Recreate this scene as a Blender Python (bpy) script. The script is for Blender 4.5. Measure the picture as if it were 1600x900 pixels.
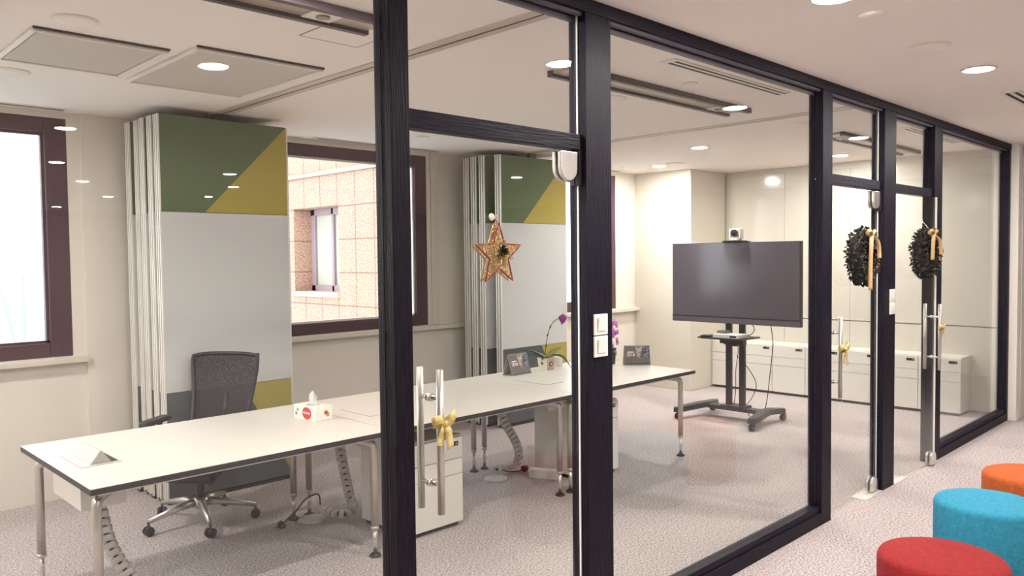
import bpy, bmesh, math, random
from mathutils import Vector, Matrix
R = math.radians
random.seed(7)
SC = bpy.context.scene
for o in list(bpy.data.objects): bpy.data.objects.remove(o)
COL = SC.collection

# ---------------------------------------------------------------- camera
CAM_H, FPX = 1.68, 1234.5
yaw, pitch, roll = R(44.627), R(-2.258), R(-0.634)
fw = Vector((math.sin(yaw)*math.cos(pitch), math.cos(yaw)*math.cos(pitch), math.sin(pitch)))
r0 = Vector((math.cos(yaw), -math.sin(yaw), 0)); u0 = r0.cross(fw)
cr = math.cos(roll)*r0 + math.sin(roll)*u0
cu = -math.sin(roll)*r0 + math.cos(roll)*u0
cam = bpy.data.cameras.new('camera'); camo = bpy.data.objects.new('camera', cam); COL.objects.link(camo)
cam.sensor_width = 36; cam.lens = FPX/1600*36; cam.clip_start = 0.05; cam.clip_end = 2000
M = Matrix.Identity(4)
for i in range(3):
    M[i][0] = cr[i]; M[i][1] = cu[i]; M[i][2] = -fw[i]
M[2][3] = CAM_H
camo.matrix_world = M
SC.camera = camo

# ---------------------------------------------------------------- light and exposure
SC.view_settings.view_transform = 'Standard'; SC.view_settings.look = 'None'
SC.view_settings.gamma = 1; SC.view_settings.use_curve_mapping = False
SC.view_settings.exposure = 1.13
SKY = 2.7
LAMP = 400.0
w = bpy.data.worlds.new('world'); SC.world = w; w.use_nodes = True
bgn = w.node_tree.nodes['Background']
bgn.inputs[0].default_value = (0.93, 0.965, 1.0, 1); bgn.inputs[1].default_value = SKY

# ---------------------------------------------------------------- materials
def lin(c):
    if isinstance(c, str): c = [int(c[i:i+2], 16)/255 for i in (0, 2, 4)]
    return tuple((x/12.92 if x <= .04045 else ((x+.055)/1.055)**2.4) for x in c) + (1,)
MATS = {}
def mat(name, col, rough=.5, metal=0., bump=0., scale=50., col2=None, cscale=None, stretch=None, emit=None, spec=.5, sheen=0, lo=.35, hi=.65):
    if name in MATS: return MATS[name]
    m = bpy.data.materials.new(name); m.use_nodes = True; nt = m.node_tree
    b = nt.nodes['Principled BSDF']
    b.inputs['Base Color'].default_value = lin(col); b.inputs['Roughness'].default_value = rough
    b.inputs['Metallic'].default_value = metal; b.inputs['Specular IOR Level'].default_value = spec
    if sheen: b.inputs['Sheen Weight'].default_value = sheen
    if emit:
        b.inputs['Emission Color'].default_value = lin(col); b.inputs['Emission Strength'].default_value = emit
    tc = nt.nodes.new('ShaderNodeTexCoord'); mp = nt.nodes.new('ShaderNodeMapping')
    nt.links.new(tc.outputs['Object'], mp.inputs[0])
    if stretch: mp.inputs['Scale'].default_value = stretch
    def noise(s):
        n = nt.nodes.new('ShaderNodeTexNoise'); n.inputs['Scale'].default_value = s; n.inputs['Detail'].default_value = 3
        nt.links.new(mp.outputs[0], n.inputs['Vector']); return n
    n1 = noise(scale)
    if col2:
        n2 = noise(cscale) if cscale else n1
        rp = nt.nodes.new('ShaderNodeValToRGB'); rp.color_ramp.elements[0].position = lo; rp.color_ramp.elements[1].position = hi
        rp.color_ramp.elements[0].color = lin(col2); rp.color_ramp.elements[1].color = lin(col)
        nt.links.new(n2.outputs['Fac'], rp.inputs[0]); nt.links.new(rp.outputs[0], b.inputs['Base Color'])
    else:
        rr = nt.nodes.new('ShaderNodeMapRange'); rr.inputs[3].default_value = max(rough-.04, .02); rr.inputs[4].default_value = rough+.04
        nt.links.new(n1.outputs['Fac'], rr.inputs[0]); nt.links.new(rr.outputs[0], b.inputs['Roughness'])
    if bump:
        bp = nt.nodes.new('ShaderNodeBump'); bp.inputs['Strength'].default_value = bump; bp.inputs['Distance'].default_value = .01
        nt.links.new(n1.outputs['Fac'], bp.inputs['Height']); nt.links.new(bp.outputs[0], b.inputs['Normal'])
    MATS[name] = m; return m

def glass_mat(name, tint, base=.04):
    m = bpy.data.materials.new(name); m.use_nodes = True; nt = m.node_tree; nt.nodes.clear()
    out = nt.nodes.new('ShaderNodeOutputMaterial'); mx = nt.nodes.new('ShaderNodeMixShader')
    tr = nt.nodes.new('ShaderNodeBsdfTransparent'); tr.inputs[0].default_value = tint
    gl = nt.nodes.new('ShaderNodeBsdfGlossy'); gl.inputs['Roughness'].default_value = .0; gl.inputs[0].default_value = (1, 1, 1, 1)
    lw = nt.nodes.new('ShaderNodeLayerWeight'); lw.inputs[0].default_value = .5
    pw = nt.nodes.new('ShaderNodeMath'); pw.operation = 'POWER'; pw.inputs[1].default_value = 5
    ma = nt.nodes.new('ShaderNodeMath'); ma.operation = 'MULTIPLY_ADD'; ma.inputs[1].default_value = 1-base; ma.inputs[2].default_value = base
    nt.links.new(lw.outputs['Facing'], pw.inputs[0]); nt.links.new(pw.outputs[0], ma.inputs[0])
    nt.links.new(ma.outputs[0], mx.inputs[0]); nt.links.new(tr.outputs[0], mx.inputs[1]); nt.links.new(gl.outputs[0], mx.inputs[2])
    nt.links.new(mx.outputs[0], out.inputs[0]); return m
GLASS = glass_mat('partition_glass', (.955, .965, .955, 1), .03)
WGLASS = glass_mat('window_glass', (.96, .97, .97, 1), .03)

def mesh_fabric():
    m = bpy.data.materials.new('chair_mesh'); m.use_nodes = True; nt = m.node_tree
    b = nt.nodes['Principled BSDF']; b.inputs['Base Color'].default_value = lin('2b282d'); b.inputs['Roughness'].default_value = .8
    tr = nt.nodes.new('ShaderNodeBsdfTransparent'); mx = nt.nodes.new('ShaderNodeMixShader')
    tc = nt.nodes.new('ShaderNodeTexCoord'); vo = nt.nodes.new('ShaderNodeTexVoronoi'); vo.inputs['Scale'].default_value = 380
    mp = nt.nodes.new('ShaderNodeMapping'); mp.inputs['Scale'].default_value = (1, 1, .35)
    lt = nt.nodes.new('ShaderNodeMath'); lt.operation = 'LESS_THAN'; lt.inputs[1].default_value = .38
    nt.links.new(tc.outputs['Object'], mp.inputs[0]); nt.links.new(mp.outputs[0], vo.inputs['Vector'])
    nt.links.new(vo.outputs['Distance'], lt.inputs[0]); nt.links.new(lt.outputs[0], mx.inputs[0])
    nt.links.new(b.outputs[0], mx.inputs[1]); nt.links.new(tr.outputs[0], mx.inputs[2])
    nt.links.new(mx.outputs[0], nt.nodes['Material Output'].inputs[0]); return m

def carpet_mat():
    m = bpy.data.materials.new('carpet'); m.use_nodes = True; nt = m.node_tree
    b = nt.nodes['Principled BSDF']; b.inputs['Roughness'].default_value = .95; b.inputs['Specular IOR Level'].default_value = .1
    tc = nt.nodes.new('ShaderNodeTexCoord')
    def noise(s, d):
        n = nt.nodes.new('ShaderNodeTexNoise'); n.inputs['Scale'].default_value = s; n.inputs['Detail'].default_value = d; n.inputs['Roughness'].default_value = .7
        nt.links.new(tc.outputs['Object'], n.inputs['Vector']); return n
    f = noise(92, 6); g = noise(1.1, 2)
    rp = nt.nodes.new('ShaderNodeValToRGB'); e = rp.color_ramp.elements
    e[0].position = .36; e[0].color = lin('6c6264'); e[1].position = .61; e[1].color = lin('d8cdca')
    md = e.new(.5); md.color = lin('b2a7a5')
    nt.links.new(f.outputs['Fac'], rp.inputs[0])
    rg = nt.nodes.new('ShaderNodeValToRGB'); rg.color_ramp.elements[0].color = (.9, .9, .92, 1); rg.color_ramp.elements[1].color = (1, 1, 1, 1)
    nt.links.new(g.outputs['Fac'], rg.inputs[0])
    mx = nt.nodes.new('ShaderNodeMix'); mx.data_type = 'RGBA'; mx.blend_type = 'MULTIPLY'; mx.inputs[0].default_value = 1
    nt.links.new(rp.outputs[0], mx.inputs[6]); nt.links.new(rg.outputs[0], mx.inputs[7]); nt.links.new(mx.outputs[2], b.inputs['Base Color'])
    bp = nt.nodes.new('ShaderNodeBump'); bp.inputs['Strength'].default_value = .3; bp.inputs['Distance'].default_value = .005
    nt.links.new(f.outputs['Fac'], bp.inputs['Height']); nt.links.new(bp.outputs[0], b.inputs['Normal']); return m

def granite_mat():
    m = bpy.data.materials.new('granite_cladding'); m.use_nodes = True; nt = m.node_tree
    b = nt.nodes['Principled BSDF']; b.inputs['Roughness'].default_value = .7
    tc = nt.nodes.new('ShaderNodeTexCoord'); n = nt.nodes.new('ShaderNodeTexNoise'); n.inputs['Scale'].default_value = 38; n.inputs['Detail'].default_value = 4
    nt.links.new(tc.outputs['Object'], n.inputs['Vector'])
    rp = nt.nodes.new('ShaderNodeValToRGB'); e = rp.color_ramp.elements
    e[0].position = .36; e[0].color = lin('7e5848'); e[1].position = .58; e[1].color = lin('b59381')
    nt.links.new(n.outputs['Fac'], rp.inputs[0])
    sx = nt.nodes.new('ShaderNodeSeparateXYZ'); nt.links.new(tc.outputs['Object'], sx.inputs[0])
    def joint(axis, off, step, wd):
        a = nt.nodes.new('ShaderNodeMath'); a.operation = 'SUBTRACT'; a.inputs[1].default_value = off; nt.links.new(sx.outputs[axis], a.inputs[0])
        p = nt.nodes.new('ShaderNodeMath'); p.operation = 'PINGPONG'; p.inputs[1].default_value = step/2; nt.links.new(a.outputs[0], p.inputs[0])
        l = nt.nodes.new('ShaderNodeMath'); l.operation = 'LESS_THAN'; l.inputs[1].default_value = wd; nt.links.new(p.outputs[0], l.inputs[0]); return l
    j1 = joint('Y', .03, .545, .012); j2 = joint('Z', .315, .565, .011)
    mxm = nt.nodes.new('ShaderNodeMath'); mxm.operation = 'MAXIMUM'; nt.links.new(j1.outputs[0], mxm.inputs[0]); nt.links.new(j2.outputs[0], mxm.inputs[1])
    mx = nt.nodes.new('ShaderNodeMix'); mx.data_type = 'RGBA'; nt.links.new(mxm.outputs[0], mx.inputs[0]); nt.links.new(rp.outputs[0], mx.inputs[6]); mx.inputs[7].default_value = lin('755a4d')
    nt.links.new(mx.outputs[2], b.inputs['Base Color']); return m

CARPET = carpet_mat(); GRANITE = granite_mat(); MESHF = mesh_fabric()
WALL = mat('wall_paint', 'dcd5cb', .6, bump=.03, scale=120)
WALLE = mat('end_wall_paint', 'd3ccbf', .6, bump=.03, scale=120)
CEIL = mat('ceiling_paint', 'eee4dd', .85, bump=.02, scale=60)
BACKW = mat('office_wall_paint', 'a39c95', .8)
DARKW = mat('dark_stained_timber', '1f1a28', .5, bump=.35, scale=22, stretch=(6, 6, .35), col2='130f1a', spec=.14)
DARKW2 = mat('dark_stained_rail', '1f1a28', .5, bump=.25, scale=22, stretch=(.35, 6, 6), col2='130f1a', spec=.14)
BROWN = mat('brown_window_frame', '50363f', .5, bump=.15, scale=30, stretch=(4, 4, .5))
WHITE = mat('white_laminate', 'd9d4cb', .34, spec=.4)
WHITEP = mat('white_plastic', 'ebe6df', .4)
PEDW = mat('white_powdercoat', 'dedad2', .45)
SEAM = mat('shadow_gap', '55504c', .8)
BLACKE = mat('black_edge', '2b272c', .5)
BLACK = mat('black_plastic', '1b191d', .45)
STEEL = mat('brushed_steel', 'cbc5bf', .34, metal=.8)
CHROME = mat('chrome', 'dedad6', .22, metal=.8)
ALU = mat('aluminium', 'e4dfd9', .4, metal=.1)
SILVP = mat('silver_plastic', 'bdb8b3', .4)
BOARD = mat('whiteboard_gloss', 'cfd0d0', .12)
EDGEG = mat('pale_glass_edge', 'f2f0ea', .3)
GREEN = mat('green_felt', '687759', .95, bump=.2, scale=300, col2='5e6d50', cscale=180)
YELL = mat('mustard_felt', 'b3a457', .95, bump=.2, scale=300, col2='aa9b4e', cscale=180)
SLATE = mat('slate_felt', '555b5e', .95, bump=.2, scale=300)

# ---------------------------------------------------------------- mesh builder
class B:
    def __init__(s, M=None): s.bm = bmesh.new(); s.M = M or Matrix.Identity(4)
    def v(s, p): return s.bm.verts.new(s.M @ Vector(p))
    def face(s, ps, smooth=False):
        f = s.bm.faces.new([s.v(p) for p in ps]); f.smooth = smooth; return s
    def box(s, x0, x1, y0, y1, z0, z1):
        v = [s.v((x, y, z)) for x in (x0, x1) for y in (y0, y1) for z in (z0, z1)]
        for f in ((0,1,3,2),(4,6,7,5),(0,4,5,1),(2,3,7,6),(0,2,6,4),(1,5,7,3)): s.bm.faces.new([v[i] for i in f])
        return s
    def rbox(s, c, dx, dy, dz, r, seg=5, rt=0.012):
        """box with rounded vertical corners and softened top"""
        def ring(r_, ins, z):
            out = []
            for (sx, sy, a0) in ((1,1,0),(-1,1,90),(-1,-1,180),(1,-1,270)):
                for k in range(seg+1):
                    a = R(a0+90*k/seg)
                    out.append((c[0]+sx*(dx/2-r)+math.cos(a)*(r-ins), c[1]+sy*(dy/2-r)+math.sin(a)*(r-ins), z))
            return out
        z0, z1 = c[2]-dz/2, c[2]+dz/2
        prof = [(rt, z0), (rt*.3, z0+rt*.3), (0, z0+rt), (0, z1-rt), (rt*.3, z1-rt*.3), (rt, z1)]
        rings = [[s.v(p) for p in ring(r, i, z)] for i, z in prof]
        n = len(rings[0])
        for a, b_ in zip(rings, rings[1:]):
            for k in range(n):
                f = s.bm.faces.new([a[k], a[(k+1) % n], b_[(k+1) % n], b_[k]]); f.smooth = True
        s.bm.faces.new(rings[0][::-1]); s.bm.faces.new(rings[-1]); return s
    def prism(s, pts, axis, a, b_):
        """2D polygon extruded along axis (0,1,2) from a to b_"""
        def mk(p, t):
            q = [p[0], p[1]]; q.insert(axis, t); return s.v(q)
        A = [mk(p, a) for p in pts]; Bv = [mk(p, b_) for p in pts]; n = len(pts)
        s.bm.faces.new(A[::-1]); s.bm.faces.new(Bv)
        for k in range(n): s.bm.faces.new([A[k], A[(k+1) % n], Bv[(k+1) % n], Bv[k]])
        return s
    def tube(s, pts, r, seg=10, caps=True, closed=False):
        pts = [Vector(p) for p in pts]; rs = r if isinstance(r, (list, tuple)) else [r]*len(pts)
        n = len(pts); rings = []; prev = None
        for i, p in enumerate(pts):
            if closed: t = (pts[(i+1) % n]-pts[i-1])
            else: t = pts[min(i+1, n-1)]-pts[max(i-1, 0)]
            t.normalize()
            if prev is None:
                a = Vector((0, 0, 1)) if abs(t.z) < .9 else Vector((1, 0, 0)); u = t.cross(a).normalized()
            else: u = (prev - t*prev.dot(t)).normalized()
            prev = u; v = t.cross(u)
            rings.append([s.v(p+(u*math.cos(2*math.pi*k/seg)+v*math.sin(2*math.pi*k/seg))*rs[i]) for k in range(seg)])
        rg = list(zip(rings, rings[1:])) + ([(rings[-1], rings[0])] if closed else [])
        for a, b_ in rg:
            for k in range(seg):
                f = s.bm.faces.new([a[k], a[(k+1) % seg], b_[(k+1) % seg], b_[k]]); f.smooth = True
        if caps and not closed: s.bm.faces.new(rings[0][::-1]); s.bm.faces.new(rings[-1])
        return s
    def cyl(s, p0, p1, r, seg=20): return s.tube([p0, p1], r, seg)
    def lathe(s, prof, c=(0, 0, 0), seg=32, axis='z', smooth=True):
        rings = []
        for r, z in prof:
            ring = []
            for k in range(seg):
                a = 2*math.pi*k/seg; x, y = r*math.cos(a), r*math.sin(a)
                p = (c[0]+x, c[1]+y, c[2]+z) if axis == 'z' else ((c[0]+x, c[1]+z, c[2]+y) if axis == 'y' else (c[0]+z, c[1]+x, c[2]+y))
                ring.append(s.v(p))
            rings.append(ring)
        for a, b_ in zip(rings, rings[1:]):
            for k in range(seg):
                f = s.bm.faces.new([a[k], a[(k+1) % seg], b_[(k+1) % seg], b_[k]]); f.smooth = smooth
        s.bm.faces.new(rings[0][::-1]); s.bm.faces.new(rings[-1]); return s
    def sphere(s, c, r, sc=(1, 1, 1), sub=2):
        g = bmesh.ops.create_icosphere(s.bm, subdivisions=sub, radius=r, matrix=s.M @ Matrix.Translation(c) @ Matrix.Diagonal((*sc, 1)))
        for v in g['verts']:
            for f in v.link_faces: f.smooth = True
        return s
    def strip(s, pts, wid, wdir, th=.0015):
        """ribbon of real thickness along a path"""
        pts = [Vector(p) for p in pts]; wd = [Vector(wdir).normalized()]*len(pts) if not isinstance(wdir, list) else [Vector(q).normalized() for q in wdir]
        ws = wid if isinstance(wid, (list, tuple)) else [wid]*len(pts); n = len(pts); rings = []
        for i, p in enumerate(pts):
            t = (pts[min(i+1, n-1)]-pts[max(i-1, 0)]).normalized(); nn = t.cross(wd[i]).normalized()*th/2; h = wd[i]*ws[i]/2
            rings.append([s.v(p-h-nn), s.v(p+h-nn), s.v(p+h+nn), s.v(p-h+nn)])
        for a, b_ in zip(rings, rings[1:]):
            for k in range(4):
                f = s.bm.faces.new([a[k], a[(k+1) % 4], b_[(k+1) % 4], b_[k]]); f.smooth = (k in (0, 2))
        s.bm.faces.new(rings[0][::-1]); s.bm.faces.new(rings[-1]); return s
    def make(s, name, m, parent=None, bevel=0., label=None):
        bmesh.ops.recalc_face_normals(s.bm, faces=s.bm.faces)
        me = bpy.data.meshes.new(name); s.bm.to_mesh(me); s.bm.free(); me.materials.append(m)
        o = bpy.data.objects.new(name, me); COL.objects.link(o)
        if parent: o.parent = parent
        if bevel:
            md = o.modifiers.new('bevel', 'BEVEL'); md.width = bevel; md.segments = 2; md.limit_method = 'ANGLE'; md.angle_limit = R(40)
        if label: o['label'] = label
        return o
def thing(name, label, cat, loc=(0, 0, 0), rz=0, group=None):
    o = bpy.data.objects.new(name, None); COL.objects.link(o); o.location = loc; o.rotation_euler = (0, 0, rz)
    o.empty_display_size = .1; o['label'] = label; o['category'] = cat
    if group: o['group'] = group
    return o
def tag(o, label, cat, group=None, kind=None):
    o['label'] = label; o['category'] = cat
    if group: o['group'] = group
    if kind: o['kind'] = kind
    return o
def struct(o, label=None):
    o['kind'] = 'structure'
    if label: o['label'] = label
    return o
def sempty(name, label, loc=(0, 0, 0), rz=0):
    o = bpy.data.objects.new(name, None); COL.objects.link(o); o.location = loc; o.rotation_euler = (0, 0, rz)
    return struct(o, label)
def dup(root, loc, rz=0, label=None, group=None):
    r = root.copy(); COL.objects.link(r); r.location = loc; r.rotation_euler = (0, 0, rz)
    if label: r['label'] = label
    if group: r['group'] = group
    for ch in list(root.children):
        c = ch.copy(); COL.objects.link(c); c.parent = r
        for g in list(ch.children):
            d = g.copy(); COL.objects.link(d); d.parent = c
    return r
def text(name, body, size, m, parent, mw, ext=.0006):
    cu_ = bpy.data.curves.new(name, 'FONT'); cu_.body = body; cu_.size = size; cu_.extrude = ext; cu_.align_x = 'CENTER'; cu_.align_y = 'CENTER'
    t = bpy.data.objects.new(name, cu_); COL.objects.link(t); bpy.context.view_layer.update()
    me = bpy.data.meshes.new_from_object(t.evaluated_get(bpy.context.evaluated_depsgraph_get()))
    me.materials.clear(); me.materials.append(m); bpy.data.objects.remove(t)
    o = bpy.data.objects.new(name, me); COL.objects.link(o); o.parent = parent; o.matrix_local = mw; return o

H = 2.73                                     # ceiling height
YG = 2.145                                   # glass line of the partition
YF, YB = 2.10, 2.19                          # front and back of its timber
YW = 6.20                                    # window wall
XE = 9.22                                    # end wall

# ---------------------------------------------------------------- setting: room shell
struct(B().box(-3.2, 12, -14, 6.5, -.12, 0).make('floor', CARPET), 'grey flecked carpet floor')
struct(B().box(-3.2, 12, -14, 6.5, H, H+.12).make('ceiling', CEIL), 'smooth off white ceiling')
struct(B().box(-3.2, 12, -14.15, -14, 0, H).make('wall_back', BACKW), 'plain wall of the open office opposite')
struct(B().box(-3.35, -3.2, -14, 6.5, 0, H).make('wall_left', WALL), 'plain left wall')
struct(B().box(12, 12.15, -14, 2.2, 0, H).make('wall_right', BACKW), 'plain wall at the far end of the corridor')
# window wall with three openings
WZ0, WZ1 = 1.01, 2.685
OPEN = [(-1.2, 1.715), (2.85, 4.94), (6.0, 7.97)]
ww = B(); xs = -3.2
for a, b_ in OPEN:
    ww.box(xs, a, YW, YW+.3, 0, H); ww.box(a, b_, YW, YW+.3, 0, WZ0); ww.box(a, b_, YW, YW+.3, WZ1, H); xs = b_
ww.box(xs, XE+.2, YW, YW+.3, 0, H)
struct(ww.make('wall_window_side', WALL), 'off white wall holding the three brown windows')
struct(B().box(1.80, 3.05, YW-.03, YW, 0, H).make('trim_1', WALL), 'shallow pier right of the left window')
struct(B().box(4.98, 5.07, YW-.022, YW, WZ0, H).make('trim_2', WALLE, bevel=.003), 'pale reveal strip right of the middle window')
# end wall, pillar and glossy back-painted panels
ew = B().box(XE, XE+.2, YG-.1, YW, 0, H)
struct(ew.make('wall_right_end', WALL), 'end wall behind the television')
struct(B().box(8.38, XE, 5.36, YW, 0, H).make('wall_pillar', WALLE, bevel=.004), 'bright projecting pillar in the far corner')
bd = B()
gys = [YB+.02, 2.95, 3.75, 4.55, 5.35]
for a, b_ in zip(gys, gys[1:]):
    bd.box(XE-.03, XE-.002, a+.002, b_-.002, .905, 2.66)
    bd.box(XE-.03, XE-.002, a+.002, b_-.002, .02, .893)
struct(bd.make('trim_3', mat('back_painted_glass', 'd0cabf', .12)), 'glossy pale writing panels covering the end wall')
# white end cap and next frontage to the right of the partition
struct(B().box(8.985, 9.10, 2.03, 2.20, 0, H).make('trim_4', WHITEP, bevel=.004), 'white upright closing the dark partition')
nx = sempty('wall_front_next', 'next pale frontage beyond the dark partition')
B().box(9.10, 12, 2.10, 2.14, .06, H).make('wall_panel', mat('pale_panel', 'dcd9dd', .3), nx)
B().box(9.10, 12, 2.07, 2.10, H-.09, H).make('head_rail', DARKW2, nx)
B().box(9.10, 12, 2.085, 2.10, .985, 1.005).make('dado_line', BLACK, nx)
B().box(9.10, 12, 2.08, 2.10, 0, .06).make('skirting', DARKW2, nx)
# windows
def window(n, x0, x1, sashes, fr=.14):
    wn = sempty(f'window_{n}', ('left', 'middle', 'right')[n-1]+' brown framed window looking outside', ((x0+x1)/2, YW, WZ0))
    hx = (x1-x0)/2; h = WZ1-WZ0
    f = B()
    f.box(-hx, -hx+fr, .005, .09, 0, h).box(hx-fr, hx, .005, .09, 0, h).box(-hx+fr, hx-fr, .005, .09, 0, fr*.72).box(-hx+fr, hx-fr, .005, .09, h-fr*.75, h)
    f.make('window_frame', BROWN, wn, bevel=.006)
    g = B(); i = hx-fr; k0, k1 = fr*.72, h-fr*.75
    for a, b_ in sashes: g.box(a, b_, .02, .07, k0, k1)
    t = .018
    g.box(-i, -i+t, .03, .075, k0, k1).box(i-t, i, .03, .075, k0, k1).box(-i, i, .03, .075, k0, k0+t).box(-i, i, .03, .075, k1-t, k1)
    g.make('sash', ALU if n == 2 else BROWN, wn)
    B().box(-i, i, .045, .053, k0, k1).make('glass_pane', WGLASS, wn)
    return wn
window(1, *OPEN[0], [(-.52, -.46)])
w2 = window(2, *OPEN[1], [(.62, .68)])
window(3, *OPEN[2], [])
def sill(name, a, b_, lab):
    struct(B().box(a, b_, YW-.07, YW+.005, .965, 1.005).make(name, WALLE, bevel=.004), lab)
sill('trim_5', -1.4, 1.80, 'white sill of the left window'); sill('trim_6', 3.05, 5.9, 'white sill of the middle window'); sill('trim_7', 5.9, 8.38, 'white sill of the right window')
# ---------------------------------------------------------------- outside
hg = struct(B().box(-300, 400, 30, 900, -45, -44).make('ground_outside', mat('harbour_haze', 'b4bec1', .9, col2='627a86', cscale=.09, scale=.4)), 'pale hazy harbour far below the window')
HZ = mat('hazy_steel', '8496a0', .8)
hb = thing('harbour_crane', 'thin pale harbour crane seen hazily through the left window', 'crane', (41, 180, -44))
B().tube([(0, 0, 0), (.2, 0, 43)], [.45, .2], 6).make('mast', HZ, hb)
B().tube([(0, 0, 22), (-3.6, 0, 40)], .22, 6).tube([(-3.6, 0, 40), (.2, 0, 43)], .1, 5).tube([(0, 0, 22), (6, 0, 36)], .22, 6).tube([(6, 0, 36), (.2, 0, 43)], .1, 5).make('boom', HZ, hb)
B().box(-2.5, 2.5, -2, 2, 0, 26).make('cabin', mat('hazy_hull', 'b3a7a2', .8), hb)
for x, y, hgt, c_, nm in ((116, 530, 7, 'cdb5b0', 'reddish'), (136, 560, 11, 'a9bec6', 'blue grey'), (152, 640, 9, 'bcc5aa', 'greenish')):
    b0 = thing('harbour_shed', f'faint {nm} harbour building in the haze beyond the left window', 'building', (x, y, -44), .4, 'harbour sheds')
    B().box(-9, 9, -6, 6, 0, hgt).make('walls', mat('shed_'+nm.replace(' ', '_'), c_, .8), b0)
    B().prism([(-9.5, hgt), (9.5, hgt), (0, hgt+4)], 1, -6.4, 6.4).make('roof', mat('shed_roof', 'a9b3b6', .8), b0)
# neighbouring granite wing with a deep window
bw = thing('granite_building', 'sunlit pinkish granite wing with deep window outside the middle window', 'building', (7.4, 11.7, 0))
q0, q1, qz0, qz1, dd = 0.0, 1.5, 1.08, 2.60, .45
g = B()
g.box(0, .3, -4.9, q0, -12, 14).box(0, .3, q1, 9, -12, 14).box(0, .3, q0, q1, -12, qz0).box(0, .3, q0, q1, qz1, 14)
g.box(.3, dd+.3, q0-.3, q0, qz0-.3, qz1+.3).box(.3, dd+.3, q1, q1+.3, qz0-.3, qz1+.3).box(.3, dd+.3, q0, q1, qz0-.3, qz0).box(.3, dd+.3, q0, q1, qz1, qz1+.3)
g.make('cladding', GRANITE, bw)
f = B(); f.box(dd-.1, dd, q0, q1, qz0, qz0+.12).box(dd-.1, dd, q0, q1, qz1-.12, qz1).box(dd-.1, dd, q1-.14, q1, qz0, qz1).box(dd-.1, dd, q0, q0+.14, qz0, qz1).box(dd-.1, dd, .72, .80, qz0, qz1)
f.make('window_frame', mat('mauve_frame', '8c7a80', .5), bw, bevel=.01)
B().box(dd-.05, dd-.03, q0, q1, qz0, qz1).make('pane', mat('dusty_pane', 'a9ab9f', .12), bw)
B().box(-.05, dd-.1, q0, q1, qz0-.07, qz0+.01).make('window_sill', mat('pale_stone', 'b99e8d', .7), bw)
B().box(-.06, 0, -4.9, 9, 3.14, 3.2).make('string_course', mat('pale_stone', 'b99e8d', .7), bw)

# ---------------------------------------------------------------- glazed partition
pt = sempty('wall_front', 'glazed partition in dark stained timber', (0, YG, 0))
POSTS = [(1.532, 1.607), (2.508, 2.674), (4.738, 4.875), (5.722, 5.94), (6.762, 6.945), (8.92, 8.985)]
for a, b_ in POSTS:
    p = B(); gy = .008
    p.box(a, b_, YF-YG, -gy, 0, H).box(a+.006, b_-.006, -gy, gy, 0, H).box(a, b_, gy, YB-YG, 0, H)
    p.make('post', DARKW, pt, bevel=.002)
for a, b_ in [(2.508, 0), (5.722, 0)]:
    B().box(a-.003, a+.002, -.0035, .0035, .01, H-.06).make('glass_edge', EDGEG, pt)
B().box(-3.2, 8.985, YF-YG-.004, YB-YG+.004, H-.055, H).make('head_rail', DARKW2, pt, bevel=.002)
hb_ = B()
for a, b_ in ((-3.2, 1.532), (1.607, 2.508), (2.674, 4.738), (4.875, 5.722), (5.94, 6.762), (6.945, 8.92)):
    hb_.box(a, b_, .008, .03, H-.085, H-.055); hb_.box(a, b_, -.03, -.008, H-.068, H-.055)
hb_.make('glazing_bead', mat('bead_timber', '4b4350', .5), pt)
for a, b_ in ((-3.2, 1.532), (2.674, 4.738), (6.945, 8.92)):
    r_ = B(); r_.box(a, b_, YF-YG, YB-YG, 0, .075).box(a, b_, YF-YG+.012, YB-YG-.012, .075, .115)
    r_.make('bottom_rail', DARKW2, pt, bevel=.003)
for a, b_ in ((1.607, 2.508), (4.875, 5.722), (5.94, 6.762)):
    B().box(a, b_, YF-YG+.018, YB-YG-.012, 2.115, 2.178).make('transom', DARKW2, pt, bevel=.002)
    B().box(a, b_, -.005, .005, 2.178, H-.055).make('glass_pane', GLASS, pt)
for a, b_ in ((-3.2, 1.532), (2.674, 4.738), (6.945, 8.92)):
    B().box(a, b_, -.005, .005, .115, H-.055).make('glass_pane', GLASS, pt)

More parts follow.
